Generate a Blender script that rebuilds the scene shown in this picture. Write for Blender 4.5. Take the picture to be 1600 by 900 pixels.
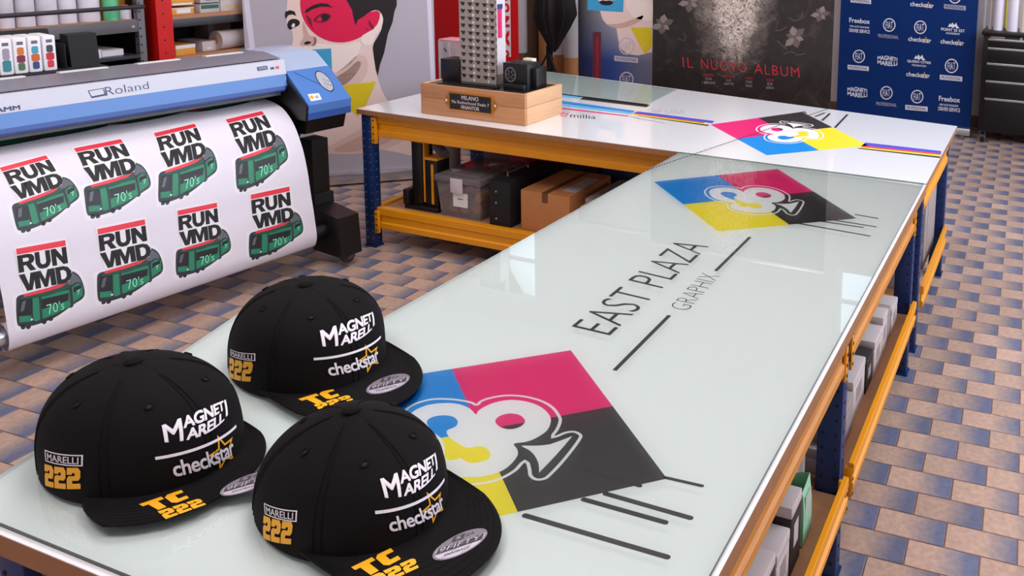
import bpy, bmesh, math, random
import numpy as np
from mathutils import Vector, Matrix
from mathutils.geometry import tessellate_polygon

for o in list(bpy.data.objects): bpy.data.objects.remove(o)
random.seed(7)
SC = bpy.context.scene
COL = SC.collection

# ------------------------------------------------------------------ camera
CF, CYAW, CPITCH, CROLL = 1235.7042, -0.3155215, 0.1326770, 0.0337218
CC = np.array([0.5054168, -2.7113663, 2.0756898]); CX, CY = 1236.1387, 62.1232
def _rot():
    a, b, c = CYAW, CPITCH, CROLL
    ca, sa = math.cos(a), math.sin(a)
    f = np.array([sa*math.cos(b), ca*math.cos(b), -math.sin(b)])
    rt = np.array([ca, -sa, 0.0]); up = np.cross(rt, f)
    rr = math.cos(c)*rt + math.sin(c)*up; uu = -math.sin(c)*rt + math.cos(c)*up
    return np.array([rr, -uu, f])
CR = _rot()
cam = bpy.data.cameras.new('camera'); camo = bpy.data.objects.new('camera', cam); COL.objects.link(camo)
m = Matrix(((CR[0][0], -CR[1][0], -CR[2][0], CC[0]), (CR[0][1], -CR[1][1], -CR[2][1], CC[1]),
            (CR[0][2], -CR[1][2], -CR[2][2], CC[2]), (0, 0, 0, 1)))
camo.matrix_world = m
cam.sensor_width = 36.0; cam.sensor_fit = 'HORIZONTAL'; cam.lens = CF*36/1600
cam.shift_x = (800-CX)/1600; cam.shift_y = (CY-450)/1600
cam.clip_start = 0.02
SC.camera = camo

# ------------------------------------------------------------------ world, lights, exposure
SC.view_settings.view_transform = 'Standard'; SC.view_settings.look = 'None'
SC.view_settings.gamma = 1.0; SC.view_settings.use_curve_mapping = False
SC.view_settings.exposure = -0.22
W = bpy.data.worlds.new('world'); SC.world = W; W.use_nodes = True
bg = W.node_tree.nodes['Background']; bg.inputs[0].default_value = (0.80, 0.90, 1.0, 1); bg.inputs[1].default_value = 5.0

def area(name, loc, rot, sx, sy, power, col):
    l = bpy.data.lights.new(name, 'AREA'); l.shape = 'RECTANGLE'; l.size = sx; l.size_y = sy
    l.energy = power; l.color = col
    o = bpy.data.objects.new(name, l); COL.objects.link(o); o.location = loc; o.rotation_euler = rot
    return o
WARM = (1.0, 0.93, 0.91)
for i, (lx, ly) in enumerate(((-4.6, -2.6), (-1.6, -2.6), (-4.6, 0.4), (-1.8, 0.6), (1.0, -1.2))):
    area('ceiling_lamp', (lx, ly, 5.1), (0, 0, 0), 1.4, 1.4, 34 if lx < -4 else 84, WARM)
area('daylight_right', (2.74, 2.2, 2.6), (0, math.radians(75), 0), 2.2, 5.2, 250, (0.86, 0.90, 1.0))

# ------------------------------------------------------------------ pixel helpers (read positions off the photograph once)
def _ray(u, v): return np.array([(u-CX)/CF, (v-CY)/CF, 1.0]) @ CR
def at_axis(u, v, ax, val):
    d = _ray(u, v); return CC + d*((val-CC[ax])/d[ax])
def at_plane(u, v, P0, n):
    d = _ray(u, v); return CC + d*(((np.array(P0)-CC) @ n)/(d @ n))
def project(X):
    q = (np.atleast_2d(X)-CC) @ CR.T
    return np.stack([CX+CF*q[:, 0]/q[:, 2], CY+CF*q[:, 1]/q[:, 2]], 1)

# ------------------------------------------------------------------ materials
def lin(c):
    r = []
    for x in c[:3]:
        x = x/255.0
        r.append(x/12.92 if x <= 0.04045 else ((x+0.055)/1.055)**2.4)
    return tuple(r)+(1.0,)
MATS = {}
def mat(name, col, rough=0.6, metal=0.0, var=0.0, scale=8.0, bump=0.0, bscale=60.0, coat=0.0, spec=0.5, stretch=None):
    if name in MATS: return MATS[name]
    M = bpy.data.materials.new(name); M.use_nodes = True; MATS[name] = M
    nt = M.node_tree; b = nt.nodes['Principled BSDF']
    b.inputs['Base Color'].default_value = lin(col); b.inputs['Roughness'].default_value = rough
    b.inputs['Metallic'].default_value = metal; b.inputs['Specular IOR Level'].default_value = spec
    if coat: b.inputs['Coat Weight'].default_value = coat; b.inputs['Coat Roughness'].default_value = 0.04
    if var or bump:
        tc = nt.nodes.new('ShaderNodeTexCoord'); mp = nt.nodes.new('ShaderNodeMapping')
        nt.links.new(tc.outputs['Object'], mp.inputs['Vector'])
        if stretch: mp.inputs['Scale'].default_value = stretch
    if var:
        n = nt.nodes.new('ShaderNodeTexNoise'); n.inputs['Scale'].default_value = scale; n.inputs['Detail'].default_value = 5
        nt.links.new(mp.outputs[0], n.inputs['Vector'])
        r = nt.nodes.new('ShaderNodeMixRGB'); r.blend_type = 'MIX'
        c = lin(col)
        r.inputs[1].default_value = tuple(x*(1-var) for x in c[:3])+(1,)
        r.inputs[2].default_value = tuple(min(1, x*(1+var)) for x in c[:3])+(1,)
        nt.links.new(n.outputs['Fac'], r.inputs[0]); nt.links.new(r.outputs[0], b.inputs['Base Color'])
    if bump:
        n2 = nt.nodes.new('ShaderNodeTexNoise'); n2.inputs['Scale'].default_value = bscale; n2.inputs['Detail'].default_value = 3
        nt.links.new(mp.outputs[0], n2.inputs['Vector'])
        bp = nt.nodes.new('ShaderNodeBump'); bp.inputs['Strength'].default_value = bump; bp.inputs['Distance'].default_value = 0.002
        nt.links.new(n2.outputs['Fac'], bp.inputs['Height']); nt.links.new(bp.outputs[0], b.inputs['Normal'])
    return M
def glassmat(name, tint, rough=0.0, ior=1.5, mixdiff=0.0, diffcol=(255, 255, 255)):
    if name in MATS: return MATS[name]
    M = bpy.data.materials.new(name); M.use_nodes = True; MATS[name] = M
    nt = M.node_tree; nt.nodes.clear()
    out = nt.nodes.new('ShaderNodeOutputMaterial'); tr = nt.nodes.new('ShaderNodeBsdfTransparent')
    gl = nt.nodes.new('ShaderNodeBsdfGlossy'); fr = nt.nodes.new('ShaderNodeFresnel'); mx = nt.nodes.new('ShaderNodeMixShader')
    tr.inputs[0].default_value = lin(tint); gl.inputs['Roughness'].default_value = rough; fr.inputs['IOR'].default_value = ior
    nt.links.new(fr.outputs[0], mx.inputs[0]); nt.links.new(gl.outputs[0], mx.inputs[2])
    if mixdiff:
        df = nt.nodes.new('ShaderNodeBsdfDiffuse'); df.inputs[0].default_value = lin(diffcol)
        m2 = nt.nodes.new('ShaderNodeMixShader'); m2.inputs[0].default_value = mixdiff
        nt.links.new(tr.outputs[0], m2.inputs[1]); nt.links.new(df.outputs[0], m2.inputs[2]); nt.links.new(m2.outputs[0], mx.inputs[1])
    else: nt.links.new(tr.outputs[0], mx.inputs[1])
    nt.links.new(mx.outputs[0], out.inputs[0])
    return M

WHITE = mat('white_paint', (226, 222, 222), 0.7, var=0.03, scale=3)
LAMINATE = mat('white_laminate', (236, 236, 240), 0.25, coat=0.9)
MDF = mat('mdf_edge', (150, 100, 62), 0.65, var=0.18, scale=25, bump=0.2)
DECK = mat('chipboard_deck', (168, 122, 88), 0.7, var=0.2, scale=30, bump=0.2)
ORANGE = mat('orange_steel', (226, 146, 8), 0.42, var=0.06, scale=12)
BLUE = mat('blue_steel', (4, 40, 94), 0.45, var=0.12, scale=10)
HOLE = mat('punched_hole', (8, 10, 16), 0.8)
STEELDOT = mat('bright_bolt', (170, 160, 130), 0.35, metal=0.8)
BLACKP = mat('black_plastic', (12, 11, 13), 0.42, bump=0.1, bscale=200)
BLACKM = mat('black_matte', (14, 12, 14), 0.75)
CHROME = mat('brushed_aluminium', (205, 205, 210), 0.28, metal=0.9)
GREYSTEEL = mat('grey_steel', (120, 116, 120), 0.42, metal=0.5, var=0.12)
DARKSTEEL = mat('dark_grey_steel', (62, 60, 64), 0.45, metal=0.4, var=0.15)
REDSTEEL = mat('red_steel', (205, 12, 10), 0.4, var=0.08)
PAPERW = mat('white_paper', (222, 215, 226), 0.6)
CARDW = mat('white_cardboard', (190, 178, 178), 0.65, var=0.1, scale=14)
CARDG = mat('grey_cardboard', (150, 138, 138), 0.7, var=0.12, scale=14)
CARDB = mat('brown_cardboard', (186, 122, 70), 0.75, var=0.1, scale=18, bump=0.15)
CARDO = mat('orange_cardboard', (220, 150, 60), 0.7, var=0.1)
INKW = mat('ink_white', (228, 224, 230), 0.5); INKK = mat('ink_black', (30, 26, 28), 0.5)
INKGREY = mat('ink_grey', (150, 146, 152), 0.5)
INKC = mat('ink_cyan', (0, 132, 214), 0.45); INKM = mat('ink_magenta', (224, 20, 112), 0.45)
INKY = mat('ink_yellow', (236, 214, 34), 0.45); INKCH = mat('ink_charcoal', (46, 38, 42), 0.45)
INKR = mat('ink_red', (226, 48, 66), 0.45)
LABELW = mat('label_white', (226, 222, 222), 0.6)

# ------------------------------------------------------------------ mesh builders
WO = {}
class MB:
    def __init__(s): s.v = []; s.f = []; s.fm = []; s.mats = []
    def mi(s, m):
        if m not in s.mats: s.mats.append(m)
        return s.mats.index(m)
    def add(s, vs, fs, m, M=None):
        o = len(s.v); k = s.mi(m)
        for x in vs:
            x = Vector(x)
            s.v.append(M @ x if M else x)
        for f in fs: s.f.append(tuple(i+o for i in f)); s.fm.append(k)
    def box(s, a, b, m, M=None, bev=0.0):
        x0, y0, z0 = [min(p, q) for p, q in zip(a, b)]; x1, y1, z1 = [max(p, q) for p, q in zip(a, b)]
        vs = [(x0, y0, z0), (x1, y0, z0), (x1, y1, z0), (x0, y1, z0), (x0, y0, z1), (x1, y0, z1), (x1, y1, z1), (x0, y1, z1)]
        fs = [(0, 3, 2, 1), (4, 5, 6, 7), (0, 1, 5, 4), (1, 2, 6, 5), (2, 3, 7, 6), (3, 0, 4, 7)]
        if bev:
            bm = bmesh.new(); bv = [bm.verts.new(v) for v in vs]
            for f in fs: bm.faces.new([bv[i] for i in f])
            bmesh.ops.bevel(bm, geom=list(bm.edges), offset=bev, segments=2, affect='EDGES', profile=0.5)
            bm.verts.index_update()
            vs = [v.co.copy() for v in bm.verts]; fs = [[v.index for v in f.verts] for f in bm.faces]; bm.free()
        s.add(vs, fs, m, M); return s
    def tube(s, pts, r, m, n=10, M=None, caps=True):
        pts = [Vector(p) for p in pts]; rs = r if isinstance(r, (list, tuple)) else [r]*len(pts)
        vs = []; fs = []; prev = None
        for i, p in enumerate(pts):
            t = (pts[min(i+1, len(pts)-1)]-pts[max(i-1, 0)]).normalized()
            if prev is None:
                u = t.cross(Vector((0, 0, 1)));
                if u.length < 1e-3: u = t.cross(Vector((1, 0, 0)))
            else: u = prev-t*prev.dot(t)
            u.normalize(); prev = u; w = t.cross(u)
            for k in range(n):
                a = 2*math.pi*k/n; vs.append(p+(u*math.cos(a)+w*math.sin(a))*rs[i])
        for i in range(len(pts)-1):
            for k in range(n): fs.append((i*n+k, i*n+(k+1) % n, (i+1)*n+(k+1) % n, (i+1)*n+k))
        if caps: fs.append(tuple(range(n))[::-1]); fs.append(tuple(range((len(pts)-1)*n, len(pts)*n)))
        s.add(vs, fs, m, M); return s
    def lathe(s, prof, m, c=(0, 0, 0), n=20, M=None):
        vs = []; fs = []
        for r, z in prof:
            for k in range(n):
                a = 2*math.pi*k/n; vs.append((c[0]+r*math.cos(a), c[1]+r*math.sin(a), c[2]+z))
        for i in range(len(prof)-1):
            for k in range(n): fs.append((i*n+k, i*n+(k+1) % n, (i+1)*n+(k+1) % n, (i+1)*n+k))
        fs.append(tuple(range(n))[::-1]); fs.append(tuple(range((len(prof)-1)*n, len(prof)*n)))
        s.add(vs, fs, m, M); return s
    def prism(s, poly, f0, f1, m):      # poly of 2-D points, f0/f1 map a 2-D point to the two ends
        n = len(poly); vs = [f0(*q) for q in poly]+[f1(*q) for q in poly]
        tris = tessellate_polygon([[Vector((q[0], q[1], 0)) for q in poly]])
        fs = [tuple(t) for t in tris]+[tuple(i+n for i in t[::-1]) for t in tris]
        fs += [(i, (i+1) % n, (i+1) % n+n, i+n) for i in range(n)]
        s.add(vs, fs, m); return s
    def ball(s, c, r, m, n=10, sz=1.0):
        pr = [(max(1e-4, r*math.sin(math.pi*i/n)), -r*sz*math.cos(math.pi*i/n)) for i in range(n+1)]
        return s.lathe(pr, m, c, 12)
    def grid(s, P, m, closed_u=False):   # P[i][j] points
        ni = len(P); nj = len(P[0]); vs = [q for row in P for q in row]; fs = []
        for i in range(ni-1 if not closed_u else ni):
            for j in range(nj-1): fs.append((i*nj+j, ((i+1) % ni)*nj+j, ((i+1) % ni)*nj+j+1, i*nj+j+1))
        s.add(vs, fs, m); return s
    def build(s, name, parent=None, angle=0.6, fix=True):
        me = bpy.data.meshes.new(name)
        o3 = WO.get(parent.name, Vector((0, 0, 0))) if parent else Vector((0, 0, 0))
        me.from_pydata([v-o3 for v in s.v], [], s.f)
        for x in s.mats: me.materials.append(x)
        me.polygons.foreach_set('material_index', s.fm)
        if fix:
            bm = bmesh.new(); bm.from_mesh(me); bmesh.ops.recalc_face_normals(bm, faces=bm.faces); bm.to_mesh(me); bm.free()
        me.polygons.foreach_set('use_smooth', [True]*len(me.polygons))
        me.set_sharp_from_angle(angle=angle); me.update()
        o = bpy.data.objects.new(name, me); COL.objects.link(o)
        if parent: o.parent = parent
        WO[o.name] = o3.copy()
        return o
def tag(o, label, cat, group=None):
    o['label'] = label; o['category'] = cat
    if group: o['group'] = group
    return o
def thing(name, label, cat, loc, group=None):
    o = bpy.data.objects.new(name, None); COL.objects.link(o); o.location = Vector(loc); o.empty_display_size = 0.05
    WO[o.name] = Vector(loc); return tag(o, label, cat, group)
def struct(o): o['kind'] = 'structure'; return o
def smooth_closed(pts, k=6):
    n = len(pts); out = []
    for i in range(n):
        p0, p1, p2, p3 = [np.array(pts[(i+j-1) % n], float) for j in range(4)]
        for q in range(k):
            t = q/k; out.append(tuple(0.5*((2*p1)+(-p0+p2)*t+(2*p0-5*p1+4*p2-p3)*t*t+(-p0+3*p1-3*p2+p3)*t**3)))
    return out
def offset_in(pts, d):
    P = np.array(pts, float); n = len(P); A = 0.5*np.sum(P[:, 0]*np.roll(P[:, 1], -1)-np.roll(P[:, 0], -1)*P[:, 1]); sg = 1 if A > 0 else -1
    out = []
    for i in range(n):
        e1 = P[i]-P[i-1]; e2 = P[(i+1) % n]-P[i]
        n1 = np.array([-e1[1], e1[0]])/(np.hypot(*e1)+1e-9); n2 = np.array([-e2[1], e2[0]])/(np.hypot(*e2)+1e-9)
        b = n1+n2; b = b/(np.hypot(*b)+1e-9); c = max(0.5, b @ n1)
        out.append(tuple(P[i]+sg*b*d/c))
    return out

# ------------------------------------------------------------------ flat print on surfaces
_tc = {}
def text_tris(s, weight=0.0, space=1.0):
    key = (s, weight, space)
    if key in _tc: return _tc[key]
    cu = bpy.data.curves.new('t', 'FONT'); cu.body = s; cu.size = 1.0; cu.offset = weight; cu.space_character = space; cu.resolution_u = 3
    ob = bpy.data.objects.new('t', cu); COL.objects.link(ob)
    dg = bpy.context.evaluated_depsgraph_get(); dg.update(); me = ob.evaluated_get(dg).to_mesh()
    vs = np.array([(v.co.x, v.co.y) for v in me.vertices]); fs = [tuple(p.vertices) for p in me.polygons]
    ob.evaluated_get(dg).to_mesh_clear(); bpy.data.objects.remove(ob); bpy.data.curves.remove(cu)
    lo = vs.min(0); hi = vs.max(0); vs = (vs-lo)/(hi-lo)
    _tc[key] = (vs, fs, (hi-lo)[0]/(hi-lo)[1]); return _tc[key]
def bil(q, a, b):     # q = TL,TR,BR,BL ; a to the right, b upwards
    TL, TR, BR, BL = [np.array(x, float) for x in q]
    return (1-b)*((1-a)*BL+a*BR)+b*((1-a)*TL+a*TR)
class Dec:
    def __init__(s): s.parts = []
    def poly(s, m, pts, layer=0, holes=()):
        loops = [pts]+list(holes)
        allp = [q for l in loops for q in l]
        tr = tessellate_polygon([[Vector((q[0], q[1], 0)) for q in l] for l in loops])
        s.parts.append((m, allp, [tuple(t) for t in tr], layer)); return s
    def quad(s, m, q, layer=0): return s.poly(m, list(q), layer)
    def text(s, m, st, q, layer=1, weight=0.0, space=1.0, warp=None):
        bold = weight if weight > 0 else 0
        vs, fs, asp = text_tris(st, min(weight, 0), space)
        if bold:      # heavier stroke: the same glyph laid down again with small shifts
            bx_ = bold/asp*1.3; by_ = bold*1.3; sc = np.array([1-2*bx_, 1-2*by_]); n0 = len(vs); v0 = vs*sc+np.array([bx_, by_])
            sh = [(-1, -1), (1, -1), (1, 1), (-1, 1), (0, 0)]
            vs = np.concatenate([v0+np.array([bx_*a, by_*b]) for a, b in sh]); fl = [[tuple(i+n0*k for i in f) for f in fs] for k in range(5)]
        pts = []
        for a, b in vs:
            if warp: a, b = warp(a, b)
            pts.append(tuple(bil(q, a, b)))
        if bold:
            for k in range(5): s.parts.append((m, pts[k*n0:(k+1)*n0], fs, layer+.15*k))
        else: s.parts.append((m, pts, fs, layer))
        return s
    def line(s, m, a, b, w, layer=0, round_=False):
        a = np.array(a, float); b = np.array(b, float); d = (b-a)/np.hypot(*(b-a)); n = np.array([-d[1], d[0]])*w/2
        if round_:
            pts = []
            for c, s0 in ((b, -1), (a, 1)):
                for k in range(7):
                    t = -math.pi/2+math.pi*k/6
                    pts.append(tuple(c+(d*math.cos(t)*w/2*(1 if s0 < 0 else -1)+n*math.sin(t)*(1 if s0 < 0 else -1))))
            return s.poly(m, pts, layer)
        return s.poly(m, [tuple(a+n), tuple(b+n), tuple(b-n), tuple(a-n)], layer)
    def ring(s, m, c, rx, ry, w, layer=0, n=28, ex=(1, 0), ey=(0, 1)):
        ex = np.array(ex); ey = np.array(ey)
        f = lambda k: [tuple(np.array(c)+ex*(rx*k)*math.cos(2*math.pi*i/n)+ey*(ry*k)*math.sin(2*math.pi*i/n)) for i in range(n)]
        return s.poly(m, f(1.0), layer, holes=[f(1-w)]) if w < 1 else s.poly(m, f(1.0), layer)
    def build(s, name, parent, fn, cut=None, eps=0.0004):
        bm = bmesh.new(); mats = []
        for m, pts, fs, layer in s.parts:
            if m not in mats: mats.append(m)
            bv = [bm.verts.new((q[0], q[1], layer)) for q in pts]
            for f in fs:
                try: F = bm.faces.new([bv[i] for i in f]); F.material_index = mats.index(m)
                except ValueError: pass
        if cut:
            xs = [v.co.x for v in bm.verts]; ys = [v.co.y for v in bm.verts]
            for ax, lo, hi, st in ((0, min(xs), max(xs), cut[0]), (1, min(ys), max(ys), cut[1])):
                if not st: continue
                k = math.floor(lo/st)+1
                while k*st < hi:
                    co = [0, 0, 0]; no = [0, 0, 0]; co[ax] = k*st; no[ax] = 1
                    bmesh.ops.bisect_plane(bm, geom=list(bm.verts)+list(bm.edges)+list(bm.faces), plane_co=co, plane_no=no, dist=1e-7); k += 1
        o3 = WO[parent.name]
        for v in bm.verts: v.co = Vector(fn(v.co.x, v.co.y, eps*(1+v.co.z)))-o3
        me = bpy.data.meshes.new(name); bm.to_mesh(me); bm.free()
        for x in mats: me.materials.append(x)
        o = bpy.data.objects.new(name, me); COL.objects.link(o); o.parent = parent; WO[o.name] = o3.copy(); return o
class Pl:      # a flat surface: origin, right axis, up axis
    def __init__(s, O, ex, ey):
        s.O = np.array(O, float); s.ex = np.array(ex, float)/np.linalg.norm(ex); s.ey = np.array(ey, float)/np.linalg.norm(ey); s.n = np.cross(s.ex, s.ey)
    def loc(s, u, v): X = at_plane(u, v, s.O, s.n)-s.O; return (float(X @ s.ex), float(X @ s.ey))
    def L(s, pts): return [s.loc(*q) for q in pts]
    def fn(s, a, b, h): return s.O+a*s.ex+b*s.ey+h*s.n
def Z(ox, oy, k): return lambda *pts: [(ox+k*x, oy+k*y) for x, y in pts]
# ------------------------------------------------------------------ room
RX0, RX1, RY0, RY1, RZ = -7.6, 2.8, -5.0, 6.15, 5.3
def tilemat():
    M = bpy.data.materials.new('floor_tile'); M.use_nodes = True; nt = M.node_tree; b = nt.nodes['Principled BSDF']
    N = nt.nodes.new; L = nt.links.new
    uv = N('ShaderNodeUVMap'); uv.uv_map = 'UVMap'; sx = N('ShaderNodeSeparateXYZ'); L(uv.outputs[0], sx.inputs[0])
    rn = N('ShaderNodeUVMap'); rn.uv_map = 'rnd'; sr = N('ShaderNodeSeparateXYZ'); L(rn.outputs[0], sr.inputs[0])
    geo = N('ShaderNodeNewGeometry'); no = N('ShaderNodeTexNoise'); no.inputs['Scale'].default_value = 9; no.inputs['Detail'].default_value = 4
    L(geo.outputs['Position'], no.inputs['Vector'])
    a1 = N('ShaderNodeMath'); a1.operation = 'MULTIPLY_ADD'; a1.inputs[1].default_value = 0.30; L(no.outputs['Fac'], a1.inputs[0]); L(sx.outputs[0], a1.inputs[2])
    a2 = N('ShaderNodeMath'); a2.operation = 'MULTIPLY_ADD'; a2.inputs[1].default_value = 0.22; L(sr.outputs[0], a2.inputs[0]); L(a1.outputs[0], a2.inputs[2])
    rp = N('ShaderNodeValToRGB'); e = rp.color_ramp.elements
    e[0].position = 0.60; e[0].color = lin((184, 154, 138)); e[1].position = 1.14/1.3; e[1].color = lin((98, 104, 132))
    e2 = rp.color_ramp.elements.new(0.76); e2.color = lin((132, 124, 132))
    e[0].position = 0.52
    dv = N('ShaderNodeMath'); dv.operation = 'DIVIDE'; dv.inputs[1].default_value = 1.3; L(a2.outputs[0], dv.inputs[0]); L(dv.outputs[0], rp.inputs[0])
    n2 = N('ShaderNodeTexNoise'); n2.inputs['Scale'].default_value = 45; n2.inputs['Detail'].default_value = 6; L(geo.outputs['Position'], n2.inputs['Vector'])
    mx = N('ShaderNodeMixRGB'); mx.blend_type = 'OVERLAY'; mx.inputs[0].default_value = 0.35; L(rp.outputs[0], mx.inputs[1]); L(n2.outputs['Fac'], mx.inputs[2])
    m3 = N('ShaderNodeMixRGB'); m3.blend_type = 'MULTIPLY'; m3.inputs[0].default_value = 1.0; L(mx.outputs[0], m3.inputs[1])
    c3 = N('ShaderNodeMath'); c3.operation = 'MULTIPLY_ADD'; c3.inputs[1].default_value = 0.22; c3.inputs[2].default_value = 0.86; L(sr.outputs[1], c3.inputs[0])
    cb = N('ShaderNodeCombineXYZ'); [L(c3.outputs[0], cb.inputs[i]) for i in range(3)]; L(cb.outputs[0], m3.inputs[2])
    L(m3.outputs[0], b.inputs['Base Color']); b.inputs['Roughness'].default_value = 0.42
    bp = N('ShaderNodeBump'); bp.inputs['Strength'].default_value = 0.15; bp.inputs['Distance'].default_value = 0.002; L(n2.outputs['Fac'], bp.inputs['Height']); L(bp.outputs[0], b.inputs['Normal'])
    return M
TILE = tilemat()
GROUT = mat('grout', (120, 88, 76), 0.9)
b = MB(); b.box((RX0, RY0, -0.1), (RX1, RY1, -0.003), GROUT); floor = struct(b.build('floor'))
TL, TW, TROT, TOX, TOY = 0.2438, 0.1219, 0.0308, 0.0497, -0.1858
tc, ts = math.cos(TROT), math.sin(TROT)
def tpos(i, j): a, c = i*TL, j*TW; return (TOX+tc*a-ts*c, TOY+ts*a+tc*c)
g = 0.0022; ch = 0.002
TV = [(g, g, -.004), (TL-g, g, -.004), (TL-g, TW-g, -.004), (g, TW-g, -.004), (g, g, -.0015), (TL-g, g, -.0015), (TL-g, TW-g, -.0015), (g, TW-g, -.0015),
      (g+ch, g+ch, 0), (TL-g-ch, g+ch, 0), (TL-g-ch, TW-g-ch, 0), (g+ch, TW-g-ch, 0)]
TF = [(8, 9, 10, 11), (4, 5, 9, 8), (5, 6, 10, 9), (6, 7, 11, 10), (7, 4, 8, 11), (0, 1, 5, 4), (1, 2, 6, 5), (2, 3, 7, 6), (3, 0, 4, 7)]
def tilemesh(name, origins, rnds, rot=False):
    vs = []; fs = []; us = []; rs = []
    for (ox, oy), (r1, r2) in zip(origins, rnds):
        o = len(vs)
        for x, y, z in TV: vs.append((ox+(tc*x-ts*y if rot else x), oy+(ts*x+tc*y if rot else y), z))
        for f in TF:
            fs.append(tuple(k+o for k in f)); us += [(TV[k][0]/TL, TV[k][1]/TW) for k in f]; rs += [(r1, r2)]*4
    me = bpy.data.meshes.new(name); me.from_pydata(vs, [], fs); me.materials.append(TILE)
    u = me.uv_layers.new(name='UVMap'); u.data.foreach_set('uv', [c for q in us for c in q])
    u = me.uv_layers.new(name='rnd'); u.data.foreach_set('uv', [c for q in rs for c in q]); return me
VAR = [tilemesh('tile', [(0, 0)], [(random.random(), random.random())]) for _ in range(10)]
def inpoly(x, y, P):
    c = False
    for i in range(len(P)):
        x1, y1 = P[i]; x2, y2 = P[i-1]
        if (y1 > y) != (y2 > y) and x < (x2-x1)*(y-y1)/(y2-y1)+x1: c = not c
    return c
SEEN = ([(1290, 905), (1330, 740), (1420, 590), (1470, 440), (1500, 200), (1605, 200), (1605, 905)],
        [(0, 560), (480, 395), (500, 285), (575, 278), (650, 280), (620, 330), (640, 400), (800, 400), (590, 500), (480, 440), (350, 520), (200, 550), (-10, 760)])
cand = []; other = []
for j in range(-42, 56):
    for i in range(-36, 14):
        k = i+(0.5 if j % 2 else 0); x, y = tpos(k+.5, j+.5)
        if not (RX0+.1 < x < RX1-.1 and RY0+.1 < y < RY1-.1): continue
        d = (np.array([x, y, 0])-CC) @ CR[2]
        if d > 0.3:
            u, v = project(np.array([x, y, 0.0]))[0]
            if any(inpoly(u, v, P) for P in SEEN): cand.append((d, k, j)); continue
        other.append((k, j))
cand.sort()
for d, k, j in cand[:300]:
    o = bpy.data.objects.new('tile', VAR[random.randrange(10)]); COL.objects.link(o); o.parent = floor
    x, y = tpos(k, j); o.location = (x, y, 0); o.rotation_euler = (0, 0, TROT)
rest = [(k, j) for d, k, j in cand[300:]]+other
o = bpy.data.objects.new('tiles', tilemesh('tiles', [tpos(k, j) for k, j in rest], [(random.random(), random.random()) for _ in rest], True))
COL.objects.link(o); o.parent = floor; o['kind'] = 'stuff'

b = MB(); b.box((RX0, RY0, RZ), (RX1, RY1, RZ+.1), WHITE); struct(b.build('ceiling'))
WALLB = mat('wall_back_paint', (208, 196, 196), 0.75, var=0.04, scale=2)
def wall_with_holes(name, ax, c0, c1, lo, hi, holes, m):
    # ax = normal axis (0/1); c0..c1 thickness, lo..hi along the other axis, holes (a0,a1,z0,z1)
    b = MB(); pos = lo
    def bx(a0, a1, z0, z1):
        if a1-a0 < 1e-4 or z1-z0 < 1e-4: return
        if ax == 1: b.box((a0, c0, z0), (a1, c1, z1), m)
        else: b.box((c0, a0, z0), (c1, a1, z1), m)
    for a0, a1, z0, z1 in sorted(holes):
        bx(pos, a0, 0, RZ); bx(a0, a1, 0, z0); bx(a0, a1, z1, RZ); pos = a1
    bx(pos, hi, 0, RZ); return struct(b.build(name))
HB = [(-7.1, -6.0, 3.2, 5.0), (-1.72, -0.35, 3.72, 5.05)]
HR = [(-0.4, 2.0, 1.4, 4.2), (2.5, 4.9, 1.4, 4.2)]
wall_with_holes('wall_back', 1, RY1, RY1+.25, RX0, RX1, HB, WALLB)
wall_with_holes('wall_right', 0, RX1, RX1+.25, RY0, RY1, HR, WHITE)
b = MB(); b.box((RX0-.1, RY0, 0), (RX0, RY1, RZ), WHITE); struct(b.build('wall_left'))
b = MB(); b.box((RX0, RY0-.1, 0), (RX1, RY0, RZ), WHITE); struct(b.build('wall_front'))
PANE = glassmat('window_glass', (240, 246, 248), 0.0, 1.45)
wn = 0
for ax, H, c in ((1, HB, RY1+.06), (0, HR, RX1+.06)):
    for a0, a1, z0, z1 in H:
        wn += 1
        def B(bb, p0, p1, q0, q1, d0, d1, m):
            if ax == 1: bb.box((p0, c+d0, q0), (p1, c+d1, q1), m)
            else: bb.box((c+d0, p0, q0), (c+d1, p1, q1), m)
        f = MB(); w = .06
        B(f, a0, a1, z0, z0+w, 0, .07, WHITE); B(f, a0, a1, z1-w, z1, 0, .07, WHITE); B(f, a0, a0+w, z0+w, z1-w, 0, .07, WHITE); B(f, a1-w, a1, z0+w, z1-w, 0, .07, WHITE)
        fr = struct(f.build('window_%d' % wn))
        mid = (a0+a1)/2; nz = 3
        for zz in [z0+(z1-z0)*k/nz for k in range(1, nz)]:
            q = MB(); B(q, a0+w, a1-w, zz-.018, zz+.018, .005, .06, WHITE); q.build('glazing_bar', fr)
        q = MB(); B(q, mid-.022, mid+.022, z0+w, z1-w, .002, .065, WHITE); q.build('glazing_bar', fr)
        for k in range(nz):
            for s0, s1 in ((a0+w, mid-.022), (mid+.022, a1-w)):
                q = MB(); B(q, s0, s1, z0+max(w, (z1-z0)*k/nz+.018), z0+min(z1-z0-w, (z1-z0)*(k+1)/nz-.018), .03, .036, PANE); q.build('pane', fr)
WOODB = mat('baseboard_wood', (112, 78, 62), 0.6, var=0.15, scale=10)
b = MB(); b.box((RX0, RY1-.018, 0), (RX1, RY1, .14), WOODB, bev=.004); struct(b.build('baseboard_back'))
b = MB(); b.box((RX1-.018, RY0, 0), (RX1, RY1-.02, .14), WOODB, bev=.004); struct(b.build('baseboard_right'))

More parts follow.
